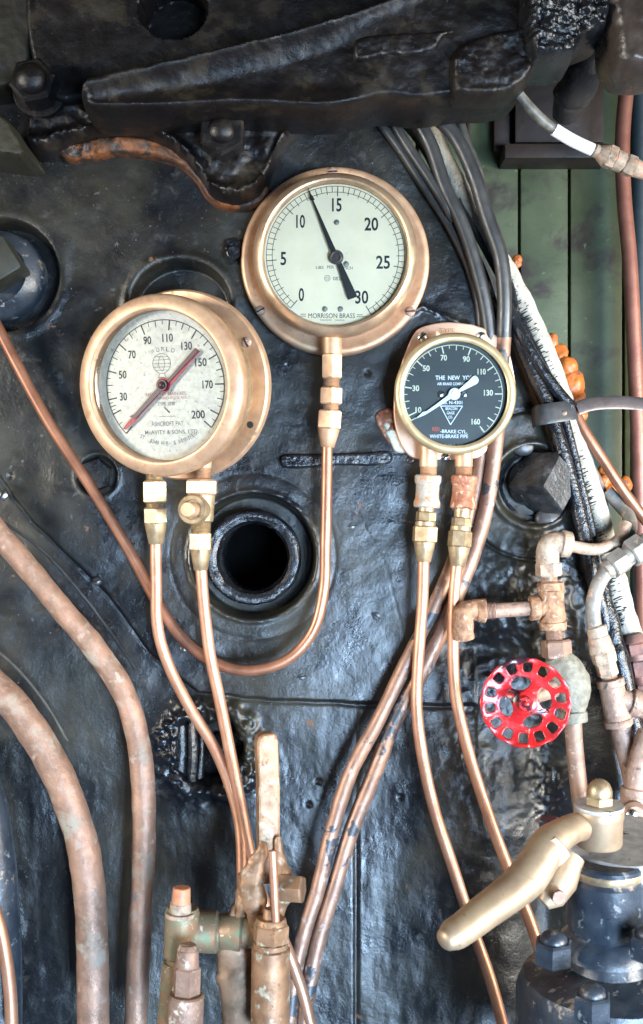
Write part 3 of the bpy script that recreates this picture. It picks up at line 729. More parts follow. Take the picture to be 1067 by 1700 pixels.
px_stack(MB(), (551, 560, .046), (550, 700, .046), (('c', 556, 590, 16.5), ('h', 588, 629, 18.5)), .5).build('stem', M_brass, g)

# ================================================================== gauge 2: tilted brass gauge (0-200)
g2 = thing('pressure_gauge', 'deep brass gauge with a grey pitted dial reading 30 to 200 and a red needle', 'gauge', P(306, 641, .022))
TZ, TX = math.radians(-19.5), math.radians(6)
g2.matrix_basis = Matrix.Translation(P(306, 640, .022)) @ Matrix.Rotation(TZ, 4, 'Z') @ Matrix.Rotation(TX, 4, 'X') @ fcam(Vector((0, 0, 0)))
RF = R(157, .03); RB = R(152, .085); Ri = R(125.5, .085)
MB().lathe([(0, 0), (RF-.001, 0), (RF, .001), (RF, .0105), (RF-.002, .013), (RF-.012, .0135), (RF-.014, .0125), (RF-.022, .0125)], Matrix(), 112).build('flange', M_brass, g2, True)
MB().lathe([(RF-.018, .010), (RF-.0185, .020), (RB*.955, .030), (RB*.95, .050)], Matrix(), 96).build('body', M_brass2, g2, True)
MB().lathe([(RB*.95, .047), (RB-.001, .049), (RB, .051), (RB, .060), (RB-.001, .0635), (RB-.003, .0655), (Ri+.004, .0680), (Ri+.0015, .0680), (Ri, .0665), (Ri-.0004, .048)], Matrix(), 112).build('bezel', M_brass, g2, True, sharp=50)
zD = .0500; dial = MB().lathe([(0, zD), (Ri+.002, zD)], Matrix(), 80).build('dial', M_dial_grey, g2, True)
K = .328*R(1, .072); CU = math.cos(TZ)
def L2(u, v): return ((u-482)*K/CU, (505-v)*K*1.0)
zm = zD+.0003; mk = MB()
def ang2(u, v):
    x, y = L2(u, v); return math.degrees(math.atan2(y, x)) % 360
A0, A1 = ang2(275, 730), ang2(713, 717)-360
RA = 331*K
arc(mk, RA, A0, A1, 5*K, zm, n=120)
V2 = [0, 10, 30, 50, 70, 90, 110, 130, 150, 170, 200]
A2 = [A0, 205, 192, 164, 136, 108, 83, 55, 27, 0, A1]
A2 = [A0, ang2(205, 637), ang2(172, 567), ang2(178, 417), ang2(247, 281), ang2(372, 194), ang2(525, 175), ang2(660, 238), ang2(772, 355), ang2(797, 507)-0, A1]
A2 = [a-360 if (i > 8 and a > 180) else a for i, a in enumerate(A2)]
for i in range(41):
    v = i*5; a = float(np.interp(v, V2, A2)); mj = (v % 20 == 10) or v in (0, 200)
    tick(mk, a, (280 if mj else 297 if v % 10 == 0 else 308)*K, RA, (7 if mj else 5 if v % 10 == 0 else 3.5)*K, zm)
for s, u, v, w in (('30', 258, 552, 40), ('50', 260, 440, 42), ('70', 316, 340, 40), ('90', 402, 273, 42), ('110', 510, 265, 56), ('130', 608, 310, 56), ('150', 678, 395, 60), ('170', 708, 507, 54), ('200', 652, 655, 70)):
    x, y = L2(u, v); put_text(mk, s, x, y, w*K/CU, 42*K, zm, Matrix(), .02)
mk.build('dial_markings', M_ink_worn, dial, True)
mk = MB()
put_text(mk, 'TYPE 1038', *L2(487, 596), 92*K/CU, 20*K, zm, Matrix(), .012)
put_text(mk, 'ASHCROFT PAT.', *L2(490, 697), 175*K/CU, 25*K, zm, Matrix(), 0)
put_text(mk, 'McAVITY & SONS, LTD.', *L2(508, 741), 285*K/CU, 24*K, zm, Matrix(), .006)
arc_text(mk, 'ST. JOHN N.B. & WINNIPEG', 292*K, 240, 303, 12*K, 22*K, zm, True)
arc_text(mk, 'WORLD', 185*K, 108, 72, 20*K, 22*K, zm, False)
ox, oy = L2(472, 392); arc(mk, 50*K, 0, 360, 3*K, zm, ox, oy, 40)
for rr in (18, 34): 
    for s_ in (-1, 1): line(mk, ox-math.sqrt(2500-rr*rr)*K, oy+s_*rr*K, ox+math.sqrt(2500-rr*rr)*K, oy+s_*rr*K, 2.5*K, zm)
line(mk, ox-50*K, oy, ox+50*K, oy, 2.5*K, zm); arc(mk, 62*K, -40, 40, 2.5*K, zm, ox-45*K, oy, 20); arc(mk, 62*K, 140, 220, 2.5*K, zm, ox+45*K, oy, 20)
line(mk, ox-14*K, oy-50*K, ox-20*K, oy-70*K, 3*K, zm); line(mk, ox+14*K, oy-50*K, ox+20*K, oy-70*K, 3*K, zm); line(mk, ox-26*K, oy-70*K, ox+26*K, oy-70*K, 3*K, zm)
line(mk, *L2(474, 612), *L2(503, 642), 9*K, zm); line(mk, *L2(446, 660), *L2(534, 660), 2.5*K, zm)
mk.build('small_lettering', M_ink_faint, dial, True)
mk = MB()
put_text(mk, 'RED HAND-MAIN RES.', *L2(488, 546), 220*K/CU, 17*K, zm, Matrix(), .012); put_text(mk, 'BLK HAND-EQ\'G RES.', *L2(500, 568), 205*K/CU, 17*K, zm, Matrix(), .012)
mk.build('red_lettering', M_ink_red, dial, True)
HX, HY = (475-482+8)*K/CU, (505-502)*K
def N2(u, v): return ((u-482+8)*K/CU, (505-v)*K)
nd = MB(); z = zD+.004
nd.poly([N2(*p) for p in ((248, 716), (300, 660), (452, 515), (462, 490), (505, 478), (655, 324), (676, 342), (520, 500), (500, 520), (470, 530), (345, 650), (330, 668), (262, 722))], Matrix.Translation((0, 0, z)), .0008)
nd.cyl(38*K, .0018, Matrix.Translation((*N2(477, 502), z-.0002)), 28)
nd.build('red_needle', M_needle_red, g2, True)
nd = MB(); nd.poly([N2(*p) for p in ((292, 655), (318, 642), (462, 500), (478, 488), (500, 478), (652, 326), (670, 340), (500, 498), (480, 520), (340, 650), (318, 668))], Matrix.Translation((0, 0, z+.0012)), .0008)
nd.cyl(30*K, .0045, Matrix.Translation((*N2(477, 502), z)), 28); nd.sphere(20*K, (0, 0, 0), (1, 1, .6), Matrix.Translation((*N2(477, 502), z+.0045)))
nd.build('dark_needle', mat('dark_purple_needle', (.045, .012, .022), (.08, .02, .035), 120, rough=.3, bumps=()), g2, True)
MB().lathe([(0, .0625), (Ri+.001, .0625)], Matrix(), 64).build('glass', M_glass, g2, True)
b = MB(); sl = MB(); slotscrew(b, sl, Matrix.Translation((RF*.86*math.cos(.42), RF*.93*math.sin(.42)+.004, .0125)), R(9), 2.0, .5)
o = b.build('flange_screw', M_brownfit, g2, True); sl.build('slot', M_slot, o, True)
b = MB(); b.cyl(R(5.5), .0012, Matrix.Translation((RF*.90*math.cos(-.50), RF*.90*math.sin(-.50), .0128)), 20); b.build('empty_screw_hole', M_slot, g2, True)
b = MB(); slotscrew(b, MB(), Matrix.Translation((-Ri*.94, Ri*.42, .064)), R(6), 2.0, .5); b.build('rim_screw', M_brownfit, g2, True)
put = MB(); put_text(put, 'W. G.', RF*.80, -RF*.55, .016, .007, .0138, Matrix(), 0, .9); put.build('stamped_letters', M_brass2, g2, True)
px_stack(MB(), (256, 760, .060), (256, 800, .060), (('t', 770, 800, 14.5),)).build('stem', M_brass2, g2)
px_stack(MB(), (337, 750, .055), (336, 800, .056), (('c', 745, 778, 14.5), ('t', 776, 800, 14)), .5).build('stem', M_brass, g2)

# ================================================================== gauge 3: black dial brake gauge
g3 = thing('brake_gauge', 'smaller gauge with a black dial, white needle and chipped pinkish mounting plate', 'gauge', P(756, 653, .014))
g3.matrix_basis = Matrix.Translation(P(752, 650, .012)) @ fcam(Vector((0, 0, 0)))
dpl = .022
pl = [(655, 640), (652, 690), (658, 722), (668, 746), (681, 760), (694, 764), (736, 764), (790, 762), (803, 754), (812, 742), (840, 700), (855, 660), (850, 615), (843, 585), (826, 562), (806, 548), (778, 540), (744, 536), (712, 540), (692, 548), (684, 558), (672, 585)]
ctr = P(752, 650, dpl); mp = MB()
mp.poly([((P(x, y, dpl)-ctr).x, (P(x, y, dpl)-ctr).z) for x, y in [tuple(q) for q in crom(pl, 4, True)]], Matrix(), .010, .0016)
mp.build('mounting_plate', mat('pinkish_brass_plate', (.70, .47, .34), (.60, .38, .27), 30, .7, .4, .52, bumps=((300, .15, .0004),), spots=((60, .64, (.30, .14, .07), .3, .6, .04), (44, .66, (.72, .70, .62), .0, .6, .03))), g3, True)
g3c = (P(756, 653, .062)-P(752, 650, .012)); ox3, oy3 = g3c.x, g3c.z
C3 = Matrix.Translation((ox3, oy3, 0))
RB = R(101.5, .064); Ri = R(87, .064)
MB().lathe([(RB*.90, .008), (RB*.92, .040)], C3, 80).build('body', M_bezel_olive, g3, True)
MB().lathe([(RB*.92, .036), (RB-.001, .038), (RB, .041), (RB, .047), (RB-.002, .0505), (RB-.005, .0520), (Ri+.002, .0515), (Ri, .0500), (Ri-.0003, .040)], C3, 100).build('bezel', M_bezel_olive, g3, True, sharp=50)
zD = .0425; dial = MB().lathe([(0, zD), (Ri+.001, zD)], C3, 80).build('dial', M_dial_black, g3, True)
K = .2156*R(1, .055); zm = zD+.0003
def L3(u, v): return ((u-538)*K, (619-v)*K)
m3 = C3; mk = MB(); AR = 380*K
cx3, cy3 = L3(525, 622)
an = lambda v: 171.5-(v-30)*1.71
q = MB(); arc(q, AR, 212, -50, 6*K, zm, n=120)
for i in range(2, 33):
    v = i*5; 
    if v > 160: continue
    mj = v in (10, 30, 50, 70, 90, 110, 130, 150); a = an(v)
    tick(q, a, (322 if mj else 340 if v % 10 == 0 else 352)*K, AR, (10 if mj else 7 if v % 10 == 0 else 5.5)*K, zm)
tick(q, 212, 340*K, AR, 9*K, zm); tick(q, -50, 320*K, AR, 9*K, zm)
mk.add(q.bm, Matrix.Translation((cx3, cy3, 0)))
for s, u, v, w in (('10', 258, 742, 46), ('30', 238, 575, 52), ('50', 318, 421, 54), ('70', 453, 340, 50), ('90', 627, 350, 54), ('110', 745, 447, 64), ('130', 797, 610, 70), ('160', 700, 832, 66)):
    x, y = L3(u, v); put_text(mk, s, x, y, w*K, 46*K, zm, Matrix(), .03)
mk.build('dial_markings', M_cream_ink, dial, True).location = (ox3, oy3, 0)
mk = MB()
put_text(mk, 'THE  NEW  YORK', *L3(548, 494), 318*K, 34*K, zm, Matrix(), .025)
put_text(mk, 'AIR BRAKE COMPANY', *L3(520, 541), 236*K, 22*K, zm, Matrix(), .022)
put_text(mk, 'No. N-4301', *L3(513, 685), 166*K, 26*K, zm, Matrix(), .02)
for a_, b_ in (((428, 712), (598, 712)), ((598, 712), (505, 856)), ((505, 856), (428, 712))): line(mk, *L3(*a_), *L3(*b_), 7*K, zm)
for s, u, v, w in (('BEACON', 512, 732, 90), ('GAGE', 506, 765, 60), ('CO.', 504, 797, 34)): put_text(mk, s, *L3(u, v), w*K, 22*K, zm, Matrix(), .02)
put_text(mk, '-BRAKE CYL.', *L3(530, 908), 208*K, 27*K, zm, Matrix(), .02, -.02)
put_text(mk, 'WHITE-BRAKE PIPE', *L3(492, 945), 296*K, 28*K, zm, Matrix(), .02, 0)
put_text(mk, 'WELLESLEY HILLS, MASS.', *L3(488, 1012), 240*K, 14*K, zm, Matrix(), .02, 0)
mk.build('white_lettering', M_white, dial, True).location = (ox3, oy3, 0)
mk = MB(); put_text(mk, 'RED', *L3(393, 890), 58*K, 30*K, zm, Matrix(), .03, -.05)
mk.build('red_lettering', mat('orange_red_ink', (.75, .12, .05), rough=.5, bumps=()), dial, True).location = (ox3, oy3, 0)
for u, a in ((430, .8), (612, .8)):
    h_, s_ = MB(), MB(); slotscrew(h_, s_, C3 @ Matrix.Translation((*L3(u, 622), zD+.0004)), 30*K, a, .45)
    o = h_.build('dial_screw', M_steel, dial, True); s_.build('slot', M_slot, dial, True)
nd = MB(); z = zD+.0035
out = [(228, 815), (290, 758), (320, 752), (480, 632), (492, 600), (530, 590), (560, 592), (670, 492)]
out += [(685+34*math.cos(t_), 516-34*math.sin(t_)) for t_ in [math.radians(a) for a in (110, 80, 50, 20, -10, -40, -70)]]
out += [(575, 608), (570, 640), (545, 660), (510, 655), (328, 770), (308, 782)]
nd.poly([L3(*p) for p in out], C3 @ Matrix.Translation((0, 0, z)), .0012, .0003)
nd.cyl(46*K, .0025, C3 @ Matrix.Translation((*L3(532, 622), z-.0005)), 28); nd.cyl(22*K, .0045, C3 @ Matrix.Translation((*L3(532, 622), z)), 20)
nd.build('needle', M_white, g3, True)
MB().lathe([(0, .0492), (Ri+.001, .0492)], C3, 64).build('glass', M_glass, g3, True)
for px, py, r in ((700.5, 559, 8.5), (799, 557, 7), (739, 759, 7)):
    w_ = g3.matrix_basis.inverted() @ P(px, py, .024)
    b = MB(); s_ = MB(); slotscrew(b, s_, Matrix.Translation((w_.x, w_.y, .0102)), R(r), .7, .6)
    o = b.build('plate_screw', M_steel, g3, True); s_.build('slot', M_slot, o, True)
put = MB(); put_text(put, 'TYPE', *[a-b for a, b in zip((P(742, 548, .022)-P(752, 650, .012)).to_2d().to_tuple()[:1]+((P(742, 548, .022)).z-P(752, 650, .012).z,), (0, 0))], .018, .0045, .0104, Matrix(), .01)
put.build('stamped_letters', M_brownfit, g3, True)
for i, (xa, s, dx) in enumerate(((711, 'RH', 0), (770, 'A', 0))):
    st = px_stack(MB(), (xa, 735, .040), (xa, 790, .040), (('c', 738, 776, 14.8), ('t', 774, 792, 14.2))).build('stem', M_brass, g3)
# ================================================================== gauge tubes with their fittings
def tubething(name, label, cat, pts, r, m, n=12, group=None, seg=18, fittings=()):
    t = thing(name, label, cat, P(*pts[len(pts)//2]), group)
    pipe(pts, r, n, seg).build('tube', m, t)
    for nm, A, B, segs, mt, ph, lp in fittings:
        px = px_stack(MB(), A, B, segs, ph)
        if lp: px.lump(lp, .008)
        px.build(nm, mt, t)
    return t
tubething('copper_tube', 'long thin copper tube curving in a U under the wash-out hole from the middle gauge', 'tube',
    [(543, 735, .046), (542, 800, .046), (540, 900, .045), (537, 980, .044), (519, 1048, .043), (478, 1094, .042), (420, 1113, .040), (365, 1104, .036), (310, 1068, .032), (262, 1002, .028), (215, 915, .026), (150, 808, .026), (80, 700, .028), (20, 590, .030), (-30, 490, .034), (-70, 400, .036)], 9.2, M_copper_dk, 10, None, 18,
    (('coupling_nut', (550, 620, .046), (548, 690, .046), (('t', 627, 645, 14.5), ('h', 643, 672, 20.5), ('t', 670, 684, 14)), M_brass, .45, 0),
     ('flare_nut', (548, 670, .046), (543, 750, .046), (('h', 681, 713, 21.5), ('c', 712, 743, 18.5, 11.5)), M_brass, .45, 0)))
tubething('copper_tube', 'shiny copper tube hanging from the first stem of the red-needle gauge', 'tube',
    [(258, 890, .056), (259, 960, .054), (262, 1045, .052), (280, 1105, .050), (318, 1180, .050), (352, 1235, .052), (380, 1300, .058), (398, 1370, .066), (402, 1450, .075), (402, 1560, .085)], 9.6, M_copper, 10, None, 18,
    (('coupling_nut', (256, 790, .060), (257, 850, .060), (('h', 798, 835, 21.5), ('t', 833, 846, 15)), M_brass2, .35, 0),
     ('flare_nut', (257, 835, .060), (259, 905, .057), (('h', 842, 869, 21), ('c', 867, 903, 18.5, 12.5)), M_brass2, .35, 0)))
t = tubething('copper_tube', 'shiny copper tube below the brass cock, crossing in front of the U-shaped tube', 'tube',
    [(333, 935, .056), (338, 1000, .055), (349, 1090, .055), (362, 1150, .056), (380, 1240, .060), (398, 1330, .064), (416, 1420, .070), (440, 1500, .072), (470, 1560, .070), (500, 1640, .068), (520, 1720, .068)], 9.8, M_copper, 10, None, 18,
    (('flare_nut', (333, 870, .056), (333, 950, .056), (('h', 884, 914, 19.5), ('c', 912, 947, 17.5, 11.5)), M_brass2, .55, 0),))
t = thing('gauge_cock', 'small brass cock with a round side plug under the second stem of the red-needle gauge', 'cock', P(336, 845, .056))
px_stack(MB(), (335, 790, .056), (334, 890, .056), (('h', 796, 822, 28),), .5).build('union_nut', M_brass, t)
px_stack(MB(), (337, 790, .056), (334, 890, .056), (('c', 820, 866, 21, 19), ('t', 864, 886, 16)), 0).build('cock_body', M_brass2, t)
MB().lathe([(0, 0), (R(24), 0), (R(24), .016), (R(22), .019), (R(16), .019), (R(15), .017), (0, .017)], frame(P(326, 846, .060), (-.18, -1, 0)), 28).build('side_boss', M_brass2, t)
MB().cyl(R(12), .022, frame(P(322, 846, .074), (-.25, -1, 0)), 22).build('plug_end', M_brass, t)

tubething('copper_tube', 'copper tube hanging from the whitish rusty reducer of the brake gauge', 'tube',
    [(703, 925, .046), (701, 1000, .045), (694, 1100, .045), (692, 1180, .047), (702, 1260, .05), (720, 1340, .054), (752, 1440, .06), (784, 1540, .066), (812, 1620, .07), (840, 1720, .075)], 9.8, M_copper, 10, None, 18,
    (('reducer', (711, 780, .042), (708, 850, .043), (('b', 789, 843, 22, 19.5),), M_whiterust, 0, .0006),
     ('collar_nut', (708, 840, .043), (706, 872, .043), (('c', 842, 850, 13), ('h', 849, 866, 17)), M_brass2, .3, 0),
     ('flare_nut', (706, 866, .044), (703, 935, .046), (('c', 866, 874, 17), ('h', 873, 901, 21.5), ('c', 900, 933, 18, 12)), M_brass2, .4, 0)))
tubething('copper_tube', 'copper tube hanging from the red rusty reducer, passing behind the brass handle', 'tube',
    [(759, 930, .050), (754, 985, .050), (752, 1060, .050), (756, 1150, .051), (775, 1240, .055), (808, 1345, .06), (845, 1445, .066), (880, 1530, .07), (905, 1610, .075), (935, 1720, .08)], 9.8, M_copper, 10, None, 18,
    (('reducer', (771, 780, .042), (768, 850, .044), (('b', 790, 845, 22, 19.5),), M_redrust, 0, .0008),
     ('collar_nut', (768, 840, .044), (765, 880, .045), (('c', 843, 860, 13.5), ('h', 859, 876, 17)), M_brass2, .3, 0),
     ('flare_nut', (765, 870, .046), (759, 945, .050), (('c', 874, 882, 17), ('h', 881, 909, 20), ('c', 908, 941, 18.5, 12)), M_brass2, .2, 0)))

# ================================================================== larger copper pipes
def solo(name, label, cat, pts, r, m, n=10, seg=20, lump=0.0, group=None):
    mb = pipe(pts, r, n, seg)
    if lump: mb.lump(lump, .03)
    o = mb.build(name, m); return tag(o, label, cat, group)
solo('copper_pipe', 'thick copper pipe from behind the brake gauge, the outer one of two side by side', 'pipe',
    [(836, 560, .018), (830, 650, .018), (822, 740, .020), (812, 815, .022), (795, 890, .024), (765, 972, .026), (709, 1100, .028), (653, 1200, .030), (623, 1280, .034), (582, 1382, .040), (552, 1484, .048), (529, 1560, .054), (512, 1640, .06), (502, 1720, .064)], 13.2, M_copper_blk, 12, 20, .0007)
solo('copper_pipe', 'thick copper pipe with flaked paint, the inner one of two below the brake gauge', 'pipe',
    [(812, 690, .010), (800, 745, .012), (788, 820, .015), (765, 900, .018), (724, 1000, .024), (674, 1100, .030), (626, 1200, .036), (583, 1280, .040), (550, 1382, .046), (525, 1484, .052), (501, 1560, .058), (486, 1640, .062), (478, 1720, .066)], 12.4, M_copper_blk, 12, 20, .0007)
solo('thin_dark_pipe', 'thin dark olive pipe squeezed between the two thicker copper pipes below the brake gauge', 'pipe',
    [(815, 740, .006), (802, 810, .008), (784, 880, .010), (752, 950, .012), (716, 1010, .014)], 6, M_grey_cable)
solo('copper_pipe', 'thick weathered copper pipe bending down, the upper and thinner of the two weathered ones', 'pipe',
    [(-80, 790, .05), (-20, 865, .05), (40, 935, .05), (100, 1008, .05), (160, 1080, .052), (205, 1150, .055), (228, 1225, .058), (238, 1320, .062), (238, 1420, .066), (232, 1520, .07), (228, 1620, .073), (226, 1720, .075)], 19.5, M_copper_old, 14, 28, .0011)
solo('copper_pipe', 'thickest weathered copper pipe, bending down in the lower corner of the picture', 'pipe',
    [(-90, 1060, .08), (-30, 1120, .08), (30, 1180, .08), (80, 1255, .082), (115, 1330, .085), (138, 1410, .088), (150, 1500, .09), (154, 1600, .092), (154, 1720, .094)], 26.5, M_copper_old, 16, 32, .0013)
solo('black_pipe', 'fat glossy blue-black pipe cut by the lower edge of the picture', 'pipe',
    [(-70, 1230, .05), (-30, 1320, .05), (-12, 1420, .05), (-4, 1520, .05), (0, 1620, .05), (0, 1730, .05)], 36, M_blueblack, 10, 28)
solo('copper_tube', 'short end of copper tube in the bottom corner in front of the fat black pipe', 'tube',
    [(-60, 1400, .10), (-20, 1480, .10), (4, 1560, .10), (16, 1640, .10), (20, 1720, .10)], 11, M_copper)
solo('thin_cable', 'thin dark cable following the thick copper pipe along its upper side', 'cable',
    [(-30, 845, .022), (60, 905, .022), (130, 980, .022), (180, 1045, .022), (225, 1110, .03)], 2.6, M_rubber)
solo('thin_cable', 'thin brown wire close above the thickest copper pipe', 'cable',
    [(-30, 1060, .03), (30, 1112, .03), (80, 1175, .03), (112, 1230, .03)], 2.6, M_grey_cable)

# ================================================================== cables down the edge of the boiler
CG = 'black cables bundled down the edge of the boiler'
def cab(label, pts, r, m=M_rubber): return solo('cable', label, 'cable', pts, r, m, 8, 14, 0, CG)
cab('innermost dark cable of the bundle, lying against the olive plate', [(575, 120, .00), (612, 178, .01), (660, 240, .012), (705, 310, .012), (745, 372, .012), (778, 440, .012), (796, 510, .01), (800, 580, .008)], 9)
cab('glossy cable second from the plate with a pale scuffed edge', [(610, 120, .01), (640, 178, .018), (672, 235, .02), (715, 300, .022), (745, 350, .022), (752, 365, .016)], 8.5)
cab('dusty thin cable crossing behind the thick ones under the beam', [(625, 130, -.02), (650, 180, -.015), (690, 225, -.01), (718, 270, -.01), (740, 330, -.01), (770, 390, -.01), (800, 450, -.01), (820, 510, -.015)], 8, M_grey_cable)
cab('thick black cable in the middle of the bundle', [(648, 120, .01), (678, 175, .018), (714, 240, .022), (738, 310, .024), (768, 375, .024), (792, 450, .022), (808, 520, .018), (816, 600, .010), (820, 680, 0)], 12)
cab('thick black cable sweeping outwards over the white lagging, then behind the brake gauge', [(672, 120, .02), (700, 172, .028), (752, 222, .030), (786, 290, .032), (808, 360, .032), (830, 425, .030), (837, 490, .027), (836, 560, .020)], 12.4)
cab('outermost cable of the bundle, in front of the green boards', [(748, 110, .00), (756, 165, .005), (770, 225, .008), (792, 280, .01), (808, 345, .015), (832, 410, .015), (842, 470, .012)], 8.2, M_grey_cable)
cab('dusty grey cable bent behind the thick cables beside the middle gauge', [(735, 330, .004), (752, 385, .006), (775, 430, .008), (790, 490, .008), (797, 545, .006), (800, 600, .004)], 7, M_grey_cable)
cab('glossy black cable that goes under the clip and down in front of the lagging', [(842, 470, .00), (856, 545, .01), (884, 615, .014), (912, 680, .016), (932, 745, .018), (950, 810, .018), (968, 880, .02), (982, 950, .02), (1004, 1030, .018), (1018, 1080, .016)], 12.5, M_gloss)
cab('thinner glossy cable beside the one under the clip', [(850, 470, -.01), (868, 540, .002), (900, 605, .008), (928, 668, .01), (950, 745, .01), (966, 815, .012), (982, 880, .012), (998, 960, .012), (1016, 1040, .010)], 8, M_gloss)
cab('upper glossy cable that lies over the lagging and ends at the dark band', [(838, 500, .012), (868, 560, .018), (898, 612, .02), (930, 655, .02), (950, 678, .02)], 10, M_gloss)
t = thing('cable_clip', 'black strap clip with a small screw holding the glossy cables on the boiler edge', 'clip', P(915, 690, .03))
mb = MB(); cp = [(884, 694, .020), (890, 690, .032), (902, 688, .038), (918, 685, .038), (934, 683, .034), (946, 681, .028), (954, 680, .020)]
mb.tube([Vector(q) for q in crom([tuple(P(*p)) for p in cp], 6)], R(17), 16, True, (.10, 1, (-1, -.01, 0)))
mb.build('strap', M_strap, t)
MB().sphere(R(4), (0, 0, 0), (1, 1, .5), fcam(P(937, 686, .036))).build('clip_screw', M_brownfit, t)
mb = MB(); mb.tube([Vector(q) for q in crom([tuple(P(*p)) for p in ((958, 678, .012), (980, 671, .008), (1020, 668, .00), (1070, 671, -.01), (1160, 682, -.02))], 8)], R(11.5), 16, True, (.12, 1, (0, -1, .15)))
tag(mb.build('metal_band', M_steelband), 'dull brown flat metal band crossing the green boards beside the cable clip', 'band')
solo('brown_pipe', 'brown pipe slanting down from the cable clip across the green boards', 'pipe', [(945, 668, .0), (968, 712, .002), (1000, 762, .0), (1035, 815, -.004), (1080, 875, -.01)], 9.2, M_copper_dk)
solo('brown_wire', 'thin rusty rod just behind the slanting brown pipe', 'rod', [(945, 690, -.02), (970, 750, -.02), (1000, 810, -.025), (1006, 850, -.03)], 5, M_brownfit)

# white lagged pipe and its stitched edge
t = thing('lagged_pipe', 'whitewashed lagging with a ragged black stitched edge along the boiler rim', 'lagging', P(900, 600, -.02))
LP = [(640, 60, -.012), (672, 130, -.012), (712, 210, -.012), (756, 300, -.010), (804, 385, -.008), (850, 470, -.006), (886, 545, -.004), (915, 620, -.004), (943, 700, -.006), (968, 780, -.008), (992, 860, -.010), (1013, 940, -.012), (1032, 1010, -.012), (1054, 1072, -.012)]
RL = R(19)
c = [Vector(q) for q in crom([tuple(P(*p)) for p in LP], 12)]; nC = len(c)
rad = [RL*(.72+.35*min(1, i/90)) for i in range(nC)]
MB().tube(c, rad, 24).lump(.0016, .02).build('lagging', M_white_lag, t)
mb = MB(); rr_ = random.Random(4)
for i in range(55, nC-8):
    for s_ in (0, .5):
        p = c[i].lerp(c[i+1], s_); T = (c[i+1]-c[i]).normalized(); left = Vector((T.z, 0, -T.x)); left = left if left.x < 0 else -left
        up = Vector((0, -1, 0)); r = rad[i]
        th0 = 1.15; th = rr_.uniform(-.25, .55)
        a = p+(left*math.sin(th0)+up*math.cos(th0))*r*1.02; b_ = p+(left*math.sin(th)+up*math.cos(th))*r*1.06 - T*r*rr_.uniform(0, .25)
        mid = a.lerp(b_, .5)+(left*.5+up*.5)*r*.12
        mb.tube([a, mid, b_], [.0016, .0013, .0003], 5)
mb.tube([c[i]+(Vector((-.88, -.40, -.3)).normalized())*rad[i]*.74 for i in range(40, nC-2)], [RL*.46]*(nC-42), 10)
mb.build('stitched_edge', M_black_tar, t)

# orange sealant lumps
def blobs(label, L, m=M_orange):
    mb = MB()
    for x, y, r, d in L:
        b = MB(); b.sphere(R(r), (0, 0, 0), (1, 1.1, .8), fcam(P(x, y, d)), 20, 14); mb.add(b.bm)
    mb.lump(.0028, .014); return tag(mb.build('sealant_lump', m), label, 'sealant')
blobs('big orange sealant lumps squeezed out between the lagging and the green boards', [(914, 568, 14, -.05), (926, 590, 18, -.05), (940, 612, 20, -.045), (948, 636, 24, -.045), (955, 660, 17, -.05), (962, 690, 12, -.055), (935, 640, 18, -.05)])
blobs('single small orange lump high on the lagging beside the cables', [(856, 433, 9, -.035), (860, 440, 6, -.035)])
blobs('dull orange lumps lower on the boards behind the slanting brown pipe', [(1002, 800, 14, -.06), (1012, 812, 13, -.06), (1036, 806, 14, -.07), (1000, 780, 8, -.06), (1006, 825, 9, -.06)])

# ================================================================== upper right conduit and upright pipe
solo('copper_pipe', 'brown upright pipe in front of the green boards near the picture edge', 'pipe',
    [(1072, 20, -.14), (1052, 80, -.14), (1040, 150, -.14), (1033, 240, -.14), (1036, 330, -.14), (1045, 430, -.14), (1052, 560, -.14), (1058, 700, -.14), (1064, 900, -.14), (1070, 1150, -.14)], 12.5, mat('pink_brown_upright', (.32, .13, .085), (.24, .09, .06), 30, .3, .35, .5, bumps=((200, .3, .001),)))
solo('dark_post', 'dark bluish edge strip behind the brown upright pipe', 'post', [(1062, 60, -.2), (1062, 600, -.2), (1062, 1200, -.2)], 16, mat('blue_grey_post', (.03, .045, .05), rough=.5))
t = thing('taped_cable', 'grey cable with white taped length and tan connector, hanging under the beam end', 'cable', P(930, 215, .05))
pipe([(845, 130, .09), (862, 158, .085), (888, 188, .08), (916, 212, .075), (960, 238, .07), (998, 255, .068)], 9, 10, 16).build('cable_sheath', mat('scuffed_grey_cable', (.06, .055, .045), (.20, .19, .16), 50, .1, .35, .5, bumps=((120, .5, .001),)), t)
pipe([(920, 215, .075), (950, 233, .071), (984, 249, .069)], 10.6, 8, 18).build('white_tape', M_tape, t)
px_stack(MB(), (985, 249, .068), (1075, 288, .06), (('c', 986, 998, 11), ('c', 994, 1006, 13, 18), ('h', 1005, 1020, 20), ('c', 1019, 1034, 17.5), ('c', 1033, 1038, 14), ('h', 1037, 1052, 18.5), ('c', 1051, 1085, 16, 11)), .3).lump(.0005, .01).build('connector', M_tan, t)
